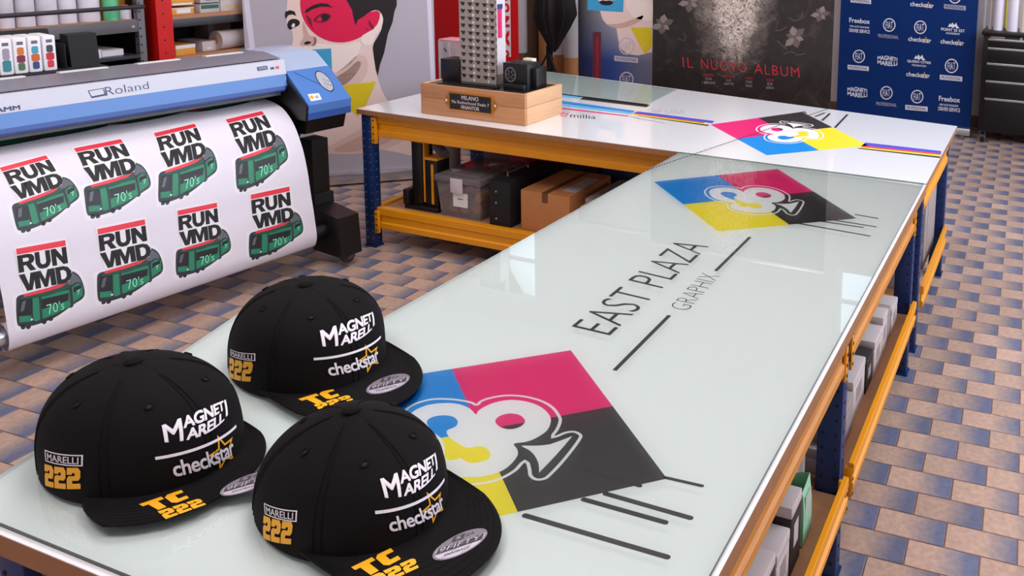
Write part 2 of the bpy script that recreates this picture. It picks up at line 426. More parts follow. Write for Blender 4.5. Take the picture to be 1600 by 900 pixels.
# ------------------------------------------------------------------ workbenches
def post(par, x0, x1, y0, y1, z1, dots):
    b = MB(); b.box((x0, y0, 0), (x1, y1, z1), BLUE, bev=.004)
    b.box((x0-.006, y0-.006, 0), (x1+.006, y1+.006, .012), BLUE)
    o = b.build('post', par); h = MB(); z = .06
    while z < z1-.03:
        for xx in (x0+.018, x1-.018):
            h.tube([(xx, y0+.001, z), (xx, y0-.0012, z)], .0055, dots, 8)
        h.tube([(x1-.001, (y0+y1)/2, z), (x1+.0012, (y0+y1)/2, z)], .006, dots, 8)
        z += .05
    hh = h.build('punched_holes', o); hh['kind'] = 'stuff'; return o
def beamprof(h, k=.03):
    return [(-k, 0), (.010, 0), (.012, .004), (.012, h*.26), (.003, h*.33), (.003, h*.60), (.012, h*.67), (.012, h-.004), (.010, h), (-k, h)]
def beam_x(par, x0, x1, y, z, h, name='beam', m=None):
    b = MB(); b.prism(beamprof(h), lambda d, k: (x0, y-d, z+k), lambda d, k: (x1, y-d, z+k), m or ORANGE); return b.build(name, par, 0.4)
def beam_y(par, y0, y1, x, z, h, name='beam', m=None, k=.03):
    b = MB(); b.prism(beamprof(h, k), lambda d, k: (x+d, y0, z+k), lambda d, k: (x+d, y1, z+k), m or ORANGE); return b.build(name, par, 0.4)
def bracket(par, x0, x1, y0, y1, z0, z1, face):
    b = MB(); b.box((x0, y0, z0), (x1, y1, z1), ORANGE, bev=.002); n = 4
    for k in range(n):
        z = z0+(z1-z0)*(k+.5)/n
        if face == 'y': b.tube([((x0+x1)/2, y0+.001, z), ((x0+x1)/2, y0-.0015, z)], .006, HOLE, 8)
        else: b.tube([(x1-.001, (y0+y1)/2, z), (x1+.0015, (y0+y1)/2, z)], .006, HOLE, 8)
    return b.build('bracket', par)
def slab(par, name, poly, z0, z1, m):
    b = MB(); b.prism(poly, lambda x, y: (x, y, z0), lambda x, y: (x, y, z1), m); return b.build(name, par)

# long bench
T1 = thing('workbench', 'long workbench with blue posts and orange beams under the sheet of pale green glass', 'workbench', (-.65, -.4, 0))
P1 = [(0, -1.876), (0, 1.02), (-1.318, 1.02), (-1.318, -.965), (-1.74, -1.06), (-1.475, -1.876)]
slab(T1, 'tabletop', P1, .848, .893, MDF)
lam = slab(T1, 'laminate_sheet', P1, .893, .8955, LAMINATE)
for y0, y1 in ((-1.84, -1.78), (-.455, -.40), (.84, .895)):
    post(T1, -.100, -.020, y0, y1, .847, HOLE); post(T1, *((-1.41, -1.332) if y0 < -1.5 else (-1.30, -1.222)), y0, y1, .847, HOLE)
MOTTLED = mat('worn_orange_steel', (196, 126, 44), .5, var=.3, scale=9, stretch=(3, 1, 14))  # orange steel mottled with brown along the beam
beam_y(T1, -1.78, -.455, -.026, .732, .116, m=MOTTLED); beam_y(T1, -.40, .84, -.026, .732, .116, m=MOTTLED)
beam_x(T1, -1.332, -.100, -1.80, .730, .117, 'end_beam', GREYSTEEL)
beam_y(T1, -1.78, -.462, .000, .290, .094, 'shelf_beam', k=.005); beam_y(T1, -.394, .836, .000, .290, .094, 'shelf_beam', k=.006)
for y in (-.475, -.40, .815):
    bracket(T1, -.020, -.010, y, y+.024, .705, .845, 'x'); bracket(T1, -.020, .009, y+.004, y+.020, .262, .366, 'x')
slab(T1, 'shelf_deck', [(-.004, -1.775), (-.004, -.462), (-.105, -.462), (-.105, -.394), (-.004, -.394), (-.004, .835), (-1.215, .835), (-1.215, -1.775)], .292, .310, DECK)
# bench along the back
T2 = thing('workbench', 'white topped workbench along the back with orange front beam carrying the tower model', 'workbench', (-1.8, 1.7, 0))
P2 = [(0, 1.025), (0, 2.30), (-3.57, 2.73), (-3.575, 1.055), (-2.2, 1.025)]
slab(T2, 'tabletop', P2, .868, .898, MDF)
slab(T2, 'laminate_sheet', P2, .898, .9005, LAMINATE)
for x0, x1 in ((-3.555, -3.475), (-.098, -.02)):
    post(T2, x0, x1, 1.07, 1.125, .866, STEELDOT if x0 < -1 else HOLE); post(T2, x0, x1, 2.04, 2.10, .866, STEELDOT if x0 < -1 else HOLE)
beam_x(T2, -3.475, -.1, 1.10, .728, .132)
beam_y(T2, 1.125, 2.04, -.03, .728, .132)
beam_x(T2, -3.475, -.1, 1.10, .125, .135, 'shelf_beam'); beam_x(T2, -3.475, -.1, 2.09, .125, .135, 'shelf_beam')
beam_y(T2, 1.13, 2.035, -.01, .215, .115, 'shelf_beam', k=.006); beam_y(T2, 1.125, 2.04, -3.5, .125, .135, 'shelf_beam')
bracket(T2, -3.475, -3.440, 1.066, 1.085, .685, .855, 'y'); bracket(T2, -3.475, -3.445, 1.066, 1.085, .10, .245, 'y')
slab(T2, 'shelf_deck', [(-.1, 1.13), (-.1, 2.06), (-3.47, 2.06), (-3.47, 1.13)], .232, .25, DECK)

# glass over the long bench
GL = glassmat('sheet_glass', (236, 243, 240), 0.0, 1.5)
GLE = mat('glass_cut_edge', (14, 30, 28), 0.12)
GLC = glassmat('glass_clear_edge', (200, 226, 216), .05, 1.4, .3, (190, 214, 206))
def glass_sheet(name, label, poly, z0, z1, gm=None):
    o = thing(name, label, 'glass sheet', (poly[0][0], poly[0][1], z0))
    b = MB(); n = len(poly)
    tr = tessellate_polygon([[Vector((x, y, 0)) for x, y in poly]])
    b.add([(x, y, z1) for x, y in poly], [tuple(t) for t in tr], gm or GL); b.build('pane', o)
    A_ = sum(poly[i][0]*poly[(i+1) % n][1]-poly[(i+1) % n][0]*poly[i][1] for i in range(n))
    for i in range(n):       # edge darkness seen through glass painted in: dark front and right, pale behind
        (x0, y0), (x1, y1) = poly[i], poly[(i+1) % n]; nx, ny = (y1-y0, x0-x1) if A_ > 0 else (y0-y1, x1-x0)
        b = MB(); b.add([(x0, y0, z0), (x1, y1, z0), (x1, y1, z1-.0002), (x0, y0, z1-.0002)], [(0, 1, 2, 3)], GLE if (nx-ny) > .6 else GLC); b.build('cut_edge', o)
    return o
PG = [(-.012, -1.864), (-.012, 1.010), (-1.310, 1.010), (-1.310, -.970), (-1.728, -1.066), (-1.472, -1.864)]
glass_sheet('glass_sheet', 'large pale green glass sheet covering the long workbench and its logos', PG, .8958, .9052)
glass_sheet('glass_sheet', 'smaller clear glass plate lying at the back of the white bench behind the wooden plinth', [(-2.02, 1.955), (-2.075, 2.50), (-3.40, 2.66), (-3.40, 2.06), (-2.9, 2.0)], .9012, .9080, glassmat('dusty_glass', (232, 245, 240), 0.02, 1.4, .30, (205, 222, 220)))  # diffuse share lightens the plate in place of a bright reflection

# prints on the two tops
TOP1 = Pl((0, 0, .8956), (1, 0, 0), (0, 1, 0)); TOP2 = Pl((0, 0, .9006), (1, 0, 0), (0, 1, 0)); TP = Pl((0, 0, .899), (1, 0, 0), (0, 1, 0))
zl = Z(620, 600, .1875)
sqL1 = [(-1.175, -1.305), (-.703, -.911), (-.209, -1.288), (-.680, -1.680)]      # cyan, magenta, charcoal, yellow corners
O1 = np.array(sqL1[0]); A1 = np.array([np.array(sqL1[1])-O1, np.array(sqL1[3])-O1]).T; A1i = np.linalg.inv(A1)
def sq(pts): return [tuple(A1i @ (np.array(TP.loc(*q))-O1)) for q in pts]
outer = smooth_closed(sq(zl((665, 155), (690, 132), (760, 104), (900, 80), (1050, 85), (1200, 120), (1310, 180), (1372, 262), (1376, 310), (1350, 372), (1318, 420), (1400, 388), (1480, 378), (1542, 405), (1540, 450), (1420, 610), (1300, 740), (1240, 783), (1160, 790), (1105, 755), (1094, 700), (1070, 642), (1000, 712), (880, 780), (740, 820), (580, 832), (420, 822), (270, 790), (180, 730), (160, 650), (200, 560), (110, 520), (20, 450), (-20, 360), (0, 270), (75, 192), (160, 145), (300, 110), (450, 110), (570, 125), (640, 142))), 4)
inner = offset_in(outer, .012)
body = smooth_closed(sq(zl((660, 242), (680, 215), (730, 180), (830, 140), (960, 122), (1100, 140), (1210, 185), (1275, 250), (1285, 310), (1250, 380), (1160, 440), (1080, 470), (980, 486), (1005, 530), (1010, 580), (960, 650), (880, 710), (760, 750), (620, 765), (450, 758), (330, 735), (240, 690), (235, 620), (290, 560), (330, 530), (180, 490), (90, 430), (60, 350), (90, 270), (150, 210), (260, 165), (400, 148), (520, 158), (610, 195))), 4)
hole1 = smooth_closed(sq(zl((822, 298), (860, 255), (945, 234), (1030, 250), (1072, 298), (1030, 345), (945, 366), (860, 345))), 3)
hole2 = smooth_closed(sq(zl((250, 305), (300, 264), (390, 250), (470, 262), (510, 300), (490, 345), (418, 378), (440, 432), (520, 490), (600, 521), (690, 506), (745, 522), (780, 565), (765, 610), (690, 640), (600, 643), (530, 606), (460, 625), (405, 600), (400, 520), (370, 440), (290, 380))), 3)
stem = smooth_closed(sq(zl((1040, 502), (1140, 502), (1280, 490), (1440, 432), (1455, 436), (1330, 580), (1200, 715), (1190, 715), (1185, 650), (1150, 580), (1100, 535))), 2)
def club_logo(par, surf, corners):
    c = [np.array(q) for q in corners]        # cyan, magenta, charcoal, yellow
    def mp(q): a, d = q; return tuple((1-a)*(1-d)*c[0]+a*(1-d)*c[1]+a*d*c[2]+(1-a)*d*c[3])
    D = Dec()
    for mm, x, y in ((INKC, 0, 0), (INKM, .5, 0), (INKCH, .5, .5), (INKY, 0, .5)):
        D.quad(mm, [mp((x, y)), mp((x+.5, y)), mp((x+.5, y+.5)), mp((x, y+.5))], 0)
    D.poly(INKW, [mp(q) for q in outer], 1, holes=[[mp(q) for q in inner]])
    D.poly(INKW, [mp(q) for q in body], 1, holes=[[mp(q) for q in hole1], [mp(q) for q in hole2]])
    D.poly(INKW, [mp(q) for q in stem], 1)
    return D.build('logo_print', par, surf.fn, eps=.00012)
club_logo(T1, TOP1, sqL1)
club_logo(T1, TOP1, TP.L([(1022, 283), (1215, 263), (1338, 340), (1122, 360)]))
club_logo(T2, TOP2, TP.L([(1198, 243), (1110, 195), (1253, 175), (1357, 228)]))
D = Dec()
D.line(mat('ink_soft_black', (38, 32, 36), .5), TP.loc(915, 733), TP.loc(1000, 757), .010, 2, True)
for a, q, w in (((1040, 744), (1097, 757), .009), ((946, 769), (1079, 807), .012), ((912, 778), (1040, 814), .012), ((820, 803), (1043, 868), .012)):
    D.line(INKCH, TP.loc(*a), TP.loc(*q), w, 0, True)
D.build('speed_line_print', T1, TOP1.fn, eps=.00012); D = Dec()
for a, q in (((1337, 334), (1371, 340)), ((1298, 342), (1368, 353)), ((1273, 343), (1348, 354)), ((1240, 346.5), (1359, 367.5))):
    D.line(INKCH, TP.loc(*a), TP.loc(*q), .011, 0, True)
D.build('speed_line_print', T1, TOP1.fn, eps=.00012)
D = Dec()
D.text(INKK, 'EAST PLAZA', TP.L([(891.8, 508.1), (1059.3, 372.1), (1108.4, 383.9), (953.9, 522.6)]), 0, weight=-.012)
D.text(INKK, 'GRAPHIX', TP.L([(1045.5, 478.5), (1096.9, 424.3), (1125.2, 430.1), (1074.5, 484.5)]), 0, weight=-.024)
D.line(INKK, TP.loc(1046, 491), TP.loc(960, 577), .013); D.line(INKK, TP.loc(1172, 369), TP.loc(1118, 422), .013)
D.build('lettering_print', T1, TOP1.fn, eps=.00012)
D = Dec()
for a, q in (((1255, 174.4), (1260, 177)), ((1273, 183), (1289, 176.5)), ((1284, 189), (1297, 177.5)), ((1304.4, 200), (1324.4, 179))):
    D.line(INKCH, TP.loc(*a), TP.loc(*q), .016)
D.build('speed_line_print', T2, TOP2.fn, eps=.00012); D = Dec()
PUR = mat('ink_blue', (70, 72, 196), .45); INKBL = mat('ink_light_blue', (96, 178, 224), .45)
def band(m, pts): D.quad(m, TP.L(pts), 0)
band(PUR, [(996, 174.3), (1116, 189.5), (1113, 193), (990, 177)]); band(INKR, [(990, 177), (1100, 191.6), (1100, 193), (988, 178)])
band(INKY, [(988, 178), (1106, 193), (1104, 195.4), (990, 180)]); band(INKCH, [(992, 180.2), (1108, 195.6), (1106, 197.4), (1000, 182)])
band(INKC, [(868, 156.5), (992, 173.6), (989, 176.5), (868, 161)]); band(INKBL, [(868, 161.4), (989, 176.9), (985, 179), (868, 164.5)])
band(INKM, [(868, 167.5), (982, 181), (982, 182.6), (868, 169.6)]); band(INKGREY, [(984, 182), (1040, 193), (1040, 194), (984, 183)])
D.build('stripe_print', T2, TOP2.fn, eps=.00012); D = Dec()
band(PUR, [(1352, 223), (1471, 236.5), (1470.5, 240.3), (1347, 227.5)]); band(INKR, [(1347, 227.5), (1470.5, 240.3), (1470, 242.6), (1345, 230)])
band(INKY, [(1345, 230), (1470, 242.6), (1469.5, 245), (1343, 231.5)]); band(INKCH, [(1343, 231.5), (1469.5, 245), (1469, 247.5), (1339, 232.6)])
D.build('stripe_print', T2, TOP2.fn, eps=.00012); D = Dec()
D.text(INKM, 'gy', TP.L([(875, 175.5), (889, 176.6), (889, 183.6), (875, 182)]), 0); D.text(INKK, 'millia', TP.L([(891, 177.5), (931, 181), (931, 186.5), (891, 183.8)]), 0)
D.build('lettering_print', T2, TOP2.fn, eps=.00012); D = Dec()
D.text(INKGREY, 'del USA', TP.L([(1014, 168.8), (1071, 172.4), (1070, 179), (1013, 176)]), 0, weight=-.02)
D.build('lettering_print', T2, TOP2.fn, eps=.00012); D = Dec()
band(INKBL, [(868, 145), (910, 151.5), (905, 154.5), (868, 151)])
band(INKK, [(913, 151), (1016, 164.4), (1010, 168), (906, 155.6)])
D.build('stripe_print', T2, TOP2.fn, eps=.00012)
# row of dark dashes across both tops
cd = MB(); a = np.array(list(TP.loc(1012, 268))+[.9082]); q = np.array(list(TP.loc(1299, 170))+[.9082]); n = 92
for k in range(n):
    p0 = a+(q-a)*k/n; p1 = a+(q-a)*(k+.42)/n; cd.tube([p0, p1], .0026, INKCH, 5)
tag(cd.build('beaded_cord'), 'thin dark beaded cord running diagonally across the white bench over the logo', 'cord')
# ------------------------------------------------------------------ caps on the glass
FABRIC = mat('black_cotton', (9, 6, 8), 0.9, bump=0.35, bscale=420, spec=0.2)
THREADW = mat('white_thread', (226, 218, 226), 0.6, bump=0.4, bscale=300); THREADY = mat('yellow_thread', (238, 168, 10), 0.55, bump=0.4, bscale=300)
SILVER = mat('silver_foil', (200, 192, 206), 0.3, metal=0.35); SILVERD = mat('foil_dark', (58, 52, 60), 0.35); SILVERM = mat('foil_grey', (132, 124, 136), 0.3, metal=0.3)
TWO = [(0, 1), (.82, 1), (1, .84), (1, .52), (.86, .40), (.42, .40), (.42, .26), (1, .26), (1, 0), (0, 0), (0, .48), (.14, .62), (.60, .62), (.60, .76), (.42, .76), (.38, .68), (0, .68)]
def crown_pt(c, th, w):
    cx, cy, rot, a, b, h, L, Wv, pf, pb, q, ax, ay, we = c
    pp = pb+(pf-pb)*(1+math.cos(th))/2
    r = (1-min(1, max(0, w))**pp)**(1/q) if w < 1 else 0.0
    gg = max(w, 0)**1.3
    x = a*r*math.cos(th)+ax*gg; y = b*r*math.sin(th)+ay*gg
    return np.array([cx+math.cos(rot)*x-math.sin(rot)*y, cy+math.sin(rot)*x+math.cos(rot)*y, .9054+h*w])
def crown_n(c, th, w):
    e = 1e-3; d1 = crown_pt(c, th+e, w)-crown_pt(c, th-e, w); w2 = min(w, .985); d2 = crown_pt(c, th, w2+e)-crown_pt(c, th, max(0, w2-e))
    n = np.cross(d1, d2); return n/(np.linalg.norm(n)+1e-12)
def cap(label, c, marks):
    cx, cy, rot, a, b, h, L, Wv, pf, pb, q, ax, ay, we = c
    o = thing('baseball_cap', label, 'cap', (cx, cy, .9052), 'black snapback caps on the glass')
    NT, NW = 72, 26
    ws = [1-(1-k/NW)**1.6 for k in range(NW)]+[.9995]
    m = MB(); P = []
    for i in range(NT):
        th = 2*math.pi*i/NT; row = []
        for w in ws:
            p = crown_pt(c, th, w); d = abs(((math.degrees(th)+30) % 60)-30) if False else min(abs((math.degrees(th) % 60)), 60-abs(math.degrees(th) % 60))
            p = p-crown_n(c, th, w)*0.0013*math.exp(-(d/3.0)**2)
            row.append(p)
        P.append(row)
    m.grid(P, FABRIC, True)
    P2 = [[P[i][0], P[i][0]+np.array([(cx-P[i][0][0])*.03, (cy-P[i][0][1])*.03, .004]), crown_pt(c, 2*math.pi*i/NT, .3)*.97+np.array([cx, cy, .9054+.3*h])*.03] for i in range(NT)]
    m.grid(P2, FABRIC, True)
    m.build('crown', o, 1.0, fix=False)
    for k in range(6):        # seams, eyelets
        th = math.radians(60*k)
        for dd in (-2.6, 2.6):
            s = MB(); s.tube([crown_pt(c, th+math.radians(dd)*(1-.3*w), w)+crown_n(c, th, w)*.0003 for w in [.03+.93*t/22 for t in range(23)]], .0007, FABRIC, 5); s.build('seam', o)
        te = th+math.radians(30); p = crown_pt(c, te, we); n = crown_n(c, te, we); u = np.cross(n, (0, 0, 1)); u /= np.linalg.norm(u); v = np.cross(n, u)
        e = MB(); e.tube([p+n*.001+(u*math.cos(t)+v*math.sin(t))*.0065 for t in [2*math.pi*i/12 for i in range(13)]], .0024, FABRIC, 6)
        e.tube([p-n*.002, p+n*.0008], .0045, HOLE, 8); e.build('eyelet', o)
    tp = crown_pt(c, 0, 1.0); e = MB(); e.lathe([(.001, -.002), (.017, -.001), (.0175, .004), (.013, .0085), (.006, .0105), (.0005, .011)], FABRIC, tuple(tp), 20); e.build('button', o)
    # visor
    TJ = math.radians(78); R2 = lambda x, y, z: np.array([cx+math.cos(rot)*x-math.sin(rot)*y, cy+math.sin(rot)*x+math.cos(rot)*y, .9054+z])
    nn = marks.get('round', 2.4); vo = marks.get('shift', 0.0); N = 40; V = []
    x0 = a*math.cos(math.radians(70)); L = L-(x0-a*math.cos(TJ)*.6)
    for i in range(N+1):
        t = (-1+2*i/N)*math.pi/2
        yo = Wv*math.copysign(abs(math.sin(t))**(2/nn), t); xo = x0+L*abs(math.cos(t))**(2/nn)
        ti = (-1+2*i/N)*math.radians(72); r0 = .985
        xi = a*r0*math.cos(ti); yi = b*r0*math.sin(ti)
        bl_ = min(1.0, (1-abs(-1+2*i/N))/.30)**.6; xo = xi+(xo-xi)*bl_; yo = yi+(yo+vo-yi)*bl_
        if xo < xi+.001: xo = xi+.001
        V.append(((xi, yi), (xo, yo)))
    def vz(x, y): return .017-.0*(y/Wv)**2
    m = MB(); P = []
    for (xi, yi), (xo, yo) in V:
        row = []
        for t, dz in ((0, .0), (.25, 0), (.5, 0), (.75, 0), (.97, 0), (1.0, -.002), (.995, -.0045), (.9, -.006), (.4, -.006), (0, -.006)):
            x = xi+(xo-xi)*t; y = yi+(yo-yi)*t; row.append(R2(x, y, vz(x, y)+dz))
        P.append(row)
    m.grid(P, FABRIC); m.build('visor', o, 1.0)
    for k in range(5):
        t = .45+.11*k; s = MB(); s.tube([R2(xi+(xo-xi)*t, yi+(yo-yi)*t, vz(0, 0)+.0001) for (xi, yi), (xo, yo) in V[2:-2]], .0008, FABRIC, 4); s.build('visor_stitching', o)
    # embroidery: read (angle, height) on the crown under each pixel
    ths = np.linspace(math.radians(-150), math.radians(80), 300); wv = np.linspace(0.0, .95, 150)
    G = np.array([[crown_pt(c, t, w) for w in wv] for t in ths]); Nn = np.array([[crown_n(c, t, w) for w in wv[::10]] for t in ths[::10]])
    pg = project(G.reshape(-1, 3)).reshape(300, 150, 2)
    face = np.repeat(np.repeat(np.einsum('ijk,ijk->ij', Nn, CC-G[::10, ::10]) > 0, 10, 0), 10, 1)
    def cl(u, v):
        d = (pg[..., 0]-u)**2+(pg[..., 1]-v)**2; d = np.where(face, d, 1e9); i, j = np.unravel_index(np.argmin(d), d.shape); return (float(ths[i]), float(wv[j]))
    CL = lambda pts: [cl(*q) for q in pts]
    fn = lambda t, w, hh: crown_pt(c, t, w)+crown_n(c, t, w)*hh
    K = marks
    bulge = lambda A0, B0: (lambda x, y: (A0(x), .5+(B0(x, y)-.5)*(.62+.38*math.sin(math.pi*min(1, max(0, A0(x)*.96+.06))))))
    Q = CL(K['logo']); D = Dec()
    D.text(THREADW, 'M', Q, 0, .02, warp=bulge(lambda x: .235*x, lambda x, y: y))
    D.text(THREADW, 'AGNET', Q, 0, .03, .92, warp=bulge(lambda x: .245+.68*x, lambda x, y: .53+.47*y))
    D.text(THREADW, 'ARELL', Q, 0, .03, .92, warp=bulge(lambda x: .275+.63*x, lambda x, y: .47*y))
    D.text(THREADW, 'I', Q, 0, .0, warp=bulge(lambda x: .945+.05*x, lambda x, y: .08+.9*y))
    D.build('embroidered_lettering', o, fn, cut=(.06, .04), eps=.0012)
    D = Dec(); l0, l1 = CL(K['line']); th_ = .028; D.quad(THREADW, [(l0[0], l0[1]+th_/2), (l1[0], l1[1]+th_/2), (l1[0], l1[1]-th_/2), (l0[0], l0[1]-th_/2)])
    D.build('embroidered_line', o, fn, cut=(.05, None), eps=.0012)
    Q = CL(K['check'])
    D = Dec(); D.text(THREADW, 'checkstar', Q, 2, .02, .94); D.build('embroidered_wordmark', o, fn, cut=(.06, .04), eps=.0008)
    asp = 4.0; st = []; st2 = []
    for k in range(10):
        r = 1.15 if k % 2 == 0 else .50; t = math.radians(90+36*k+8)
        st.append(tuple(bil(Q, .79+r*math.cos(t)/asp, .50+r*math.sin(t)))); st2.append(tuple(bil(Q, .79+.74*r*math.cos(t)/asp, .50+.74*r*math.sin(t))))
    D = Dec(); D.poly(THREADY, st, 0, holes=[st2]); D.build('embroidered_star', o, fn, cut=(.06, .04), eps=.0008)
    Q = CL(K['side']); D = Dec()
    bx = lambda e: [tuple(bil(Q, e, 1-e*3)), tuple(bil(Q, 1-e, 1-e*3)), tuple(bil(Q, 1-e, e*3)), tuple(bil(Q, e, e*3))]
    D.poly(THREADW, bx(0), 0, holes=[bx(.035)]); D.text(THREADW, 'MARELLI', [tuple(bil(Q, x, y)) for x, y in ((.09, .8), (.91, .8), (.91, .2), (.09, .2))], 0, .01)
    D.build('embroidered_side_name', o, fn, cut=(.06, .04), eps=.001)
    def twos(D, Q, fnm=THREADY):
        for k in range(3): D.poly(fnm, [tuple(bil(Q, (k+.92*x)/2.98, y)) for x, y in TWO], 0)
    D = Dec(); twos(D, CL(K['n222'])); D.build('embroidered_number', o, fn, cut=(.06, .04), eps=.0012)
    VP = Pl(R2(0, 0, .0172), R2(0, 1, 0)-R2(0, 0, 0), R2(-1, 0, 0)-R2(0, 0, 0))
    D = Dec(); Q = VP.L(K['tc'])
    for pl in ([(0, 1), (.52, 1), (.52, .72), (.36, .72), (.36, 0), (.13, 0), (.13, .72), (0, .72)], [(.56, .82), (.66, 1), (1, 1), (1, .7), (.78, .7), (.78, .3), (1, .3), (1, 0), (.66, 0), (.56, .18)]):
        D.poly(THREADY, [tuple(bil(Q, *z)) for z in pl], 0)
    twos(D, VP.L(K['tc2'])); D.build('visor_embroidery', o, VP.fn, eps=.0009)
    # round size sticker
    cxx, cyy, dx, dy, ex, ey = K['stick']
    c0 = np.array(VP.loc(cxx, cyy)); e1 = np.array(VP.loc(cxx+dx, cyy+dy))-c0; e2 = np.array(VP.loc(cxx+ex, cyy+ey))-c0
    D = Dec(); D.ring(SILVER, c0, 1, 1, 1, 0, 40, e1, e2); D.ring(SILVERM, c0, .985, .985, .06, 1, 40, e1, e2)
    E = lambda x, y: tuple(c0+e1*x+e2*y)
    up = [E(math.cos(t), math.sin(t)) for t in [math.radians(18+ (144)*i/20) for i in range(21)]]
    D.poly(SILVERM, [E(.92*math.cos(t), .92*math.sin(t)) for t in [math.radians(18+144*i/20) for i in range(21)]], 1)
    D.quad(SILVERD, [E(-.86, .22), E(.86, .22), E(.86, -.26), E(-.86, -.26)], 2)
    D.quad(SILVERD, [E(-.42, .80), E(.02, .80), E(.02, .36), E(-.42, .36)], 2); D.text(SILVER, 'S', [E(-.30, .70), E(-.10, .70), E(-.10, .46), E(-.30, .46)], 3)
    D.text(SILVERD, 'EA', [E(.1, .72), E(.42, .72), E(.42, .48), E(.1, .48)], 2)
    D.text(SILVER, '9FIFTY', [E(-.78, .16), E(.78, .16), E(.78, -.20), E(-.78, -.20)], 3)
    D.text(SILVERD, 'SNAPBACK', [E(-.48, -.46), (E(.48, -.46)), E(.48, -.64), E(-.48, -.64)], 2)
    s = D.build('size_sticker', o, VP.fn, eps=.0004); s['label'] = 'silver oval sticker'
    return o
CAPS = {'A': [-1.3072, -1.6267, -0.0438, 0.2267, 0.1558, 0.2074, 0.2800, 0.1720, 3.6366, 2.9934, 1.9547, -0.0097, -0.0015, 0.8248],
        'B': [-1.3087, -1.2209, -0.2444, 0.2335, 0.1641, 0.1974, 0.3700, 0.1640, 4.6615, 2.3952, 2.3012, -0.0239, 0.0133, 0.8812],
        'C': [-0.7756, -1.5780, -0.2080, 0.2224, 0.1524, 0.1911, 0.3543, 0.1520, 3.7061, 2.1201, 1.4436, 0.0051, 0.0040, 0.8038]}
cap('black cap with yellow 222, leftmost of the three caps on the glass', CAPS['A'], dict(
    logo=[(250.5, 659.2), (348.7, 616), (354.5, 659), (259, 696)], line=[(243.6, 716), (368.6, 665.4)], check=[(267.7, 721), (360.7, 685), (364.2, 709), (272.9, 744.3)],
    side=[(71.3, 701.6), (131, 711), (130.6, 728), (72, 719.5)], n222=[(71.3, 723.6), (128.9, 729.8), (127.5, 763.2), (72, 758)],
    tc=[(217, 788.4), (283.2, 766), (295.3, 778.7), (240, 800.4)], tc2=[(246.3, 799.7), (312.5, 778.7), (323.5, 788.4), (259, 811.8)], stick=(387, 755, 41, -12, 8, -15), round=2.15, shift=-.026))
cap('black cap farthest from the camera, behind the two nearer caps on the glass', CAPS['B'], dict(
    logo=[(498.4, 511.5), (578.4, 479.8), (584, 516.5), (505.3, 546)], line=[(490.9, 560.6), (594.3, 526)], check=[(509.6, 568.7), (587, 542.7), (590.5, 561.5), (514, 587)],
    side=[(360.9, 544.8), (399.9, 552.3), (399.3, 563.5), (360.9, 555.2)], n222=[(359.7, 558), (397.9, 565.3), (393.5, 595.6), (358.3, 588.4)],
    tc=[(465.7, 623.9), (519.2, 607.7), (530.7, 618.7), (488.8, 633.7)], tc2=[(490.3, 633), (545.2, 617), (553, 624.5), (500.4, 642.4)], stick=(606.7, 599.6, 33, -8, 5, -13.5)))
cap('nearest black cap at the bottom of the photo, its visor beside the large logo', CAPS['C'], dict(
    logo=[(591, 741.5), (675.6, 698), (682.3, 744.4), (602.7, 783.4)], line=[(586, 800), (693.3, 748.6)], check=[(605.6, 808.2), (686.2, 771), (692, 790.5), (609.5, 830.8)],
    side=[(413.8, 785.7), (465.4, 797.6), (464.4, 815), (414.5, 802.4)], n222=[(413.2, 805), (461.2, 815.6), (456.4, 850.1), (411.6, 840.4)],
    tc=[(548.6, 887), (610.4, 857), (626.6, 874), (572, 903)], tc2=[(572, 904), (649, 871), (655.6, 887), (590, 917)], stick=(719.5, 850, 41, -14, 9, -20)))

# ------------------------------------------------------------------ wide format printer
PH = math.radians(8); PA = np.array([math.sin(PH), math.cos(PH), 0]); PN = np.array([PA[1], -PA[0], 0]); PF = np.array([-3.43, .82, 0])
def pw(s, t, z): return PF+PA*s+PN*t+np.array([0, 0, z])
PR = thing('large_format_printer', 'blue and white roll printer printing a sheet of green tram stickers', 'printer', tuple(pw(-.7, -.4, 0)))
PRBLUE = mat('printer_blue', (76, 122, 192), 0.4); PRBLUED = mat('printer_dark_blue', (44, 80, 152), 0.4); PRWHITE = mat('printer_white', (198, 198, 212), 0.4)
PRGREY = mat('printer_grey', (122, 118, 130), 0.4); PRLID = mat('printer_lid', (170, 184, 214), 0.15, coat=.5); PRNAVY = mat('printer_ink_navy', (52, 58, 110), 0.5)
def sprism(prof, s0, s1, m, mb=None):     # prof in (t,z), may slant: s0/s1 functions of (t,z)
    f0 = s0 if callable(s0) else (lambda t, z: s0); f1 = s1 if callable(s1) else (lambda t, z: s1)
    mb = mb or MB(); mb.prism(prof, lambda t, z: pw(f0(t, z), t, z), lambda t, z: pw(f1(t, z), t, z), m); return mb
SL = -2.0
slant = lambda t, z: -.115-(1.245-z)*-.12
sprism([(-.335, 1.240), (-.320, 1.155), (-.40, 1.155), (-.46, 1.245)], SL, -.12, PRWHITE).build('front_cover', PR)
sprism([(-.320, 1.1545), (-.305, 1.088), (-.315, 1.072), (-.42, 1.072), (-.42, 1.1545)], SL, -.125, PRBLUE).build('blue_trim', PR)
sprism([(-.305, 1.0875), (-.302, 1.066), (-.315, 1.052), (-.42, 1.052), (-.42, 1.0715), (-.315, 1.0715)], SL, -.14, PRBLUED).build('blue_trim_lower', PR)
sprism([(-.352, 1.2475), (-.46, 1.2455), (-.66, 1.24), (-.66, 1.262), (-.52, 1.272)], SL, -.13, PRGREY).build('top_plate', PR)
sprism([(-.401, 1.03), (-.42, 1.006), (-.80, 1.002), (-.80, 1.03)], SL, -.10, BLACKP).build('head_underside', PR)
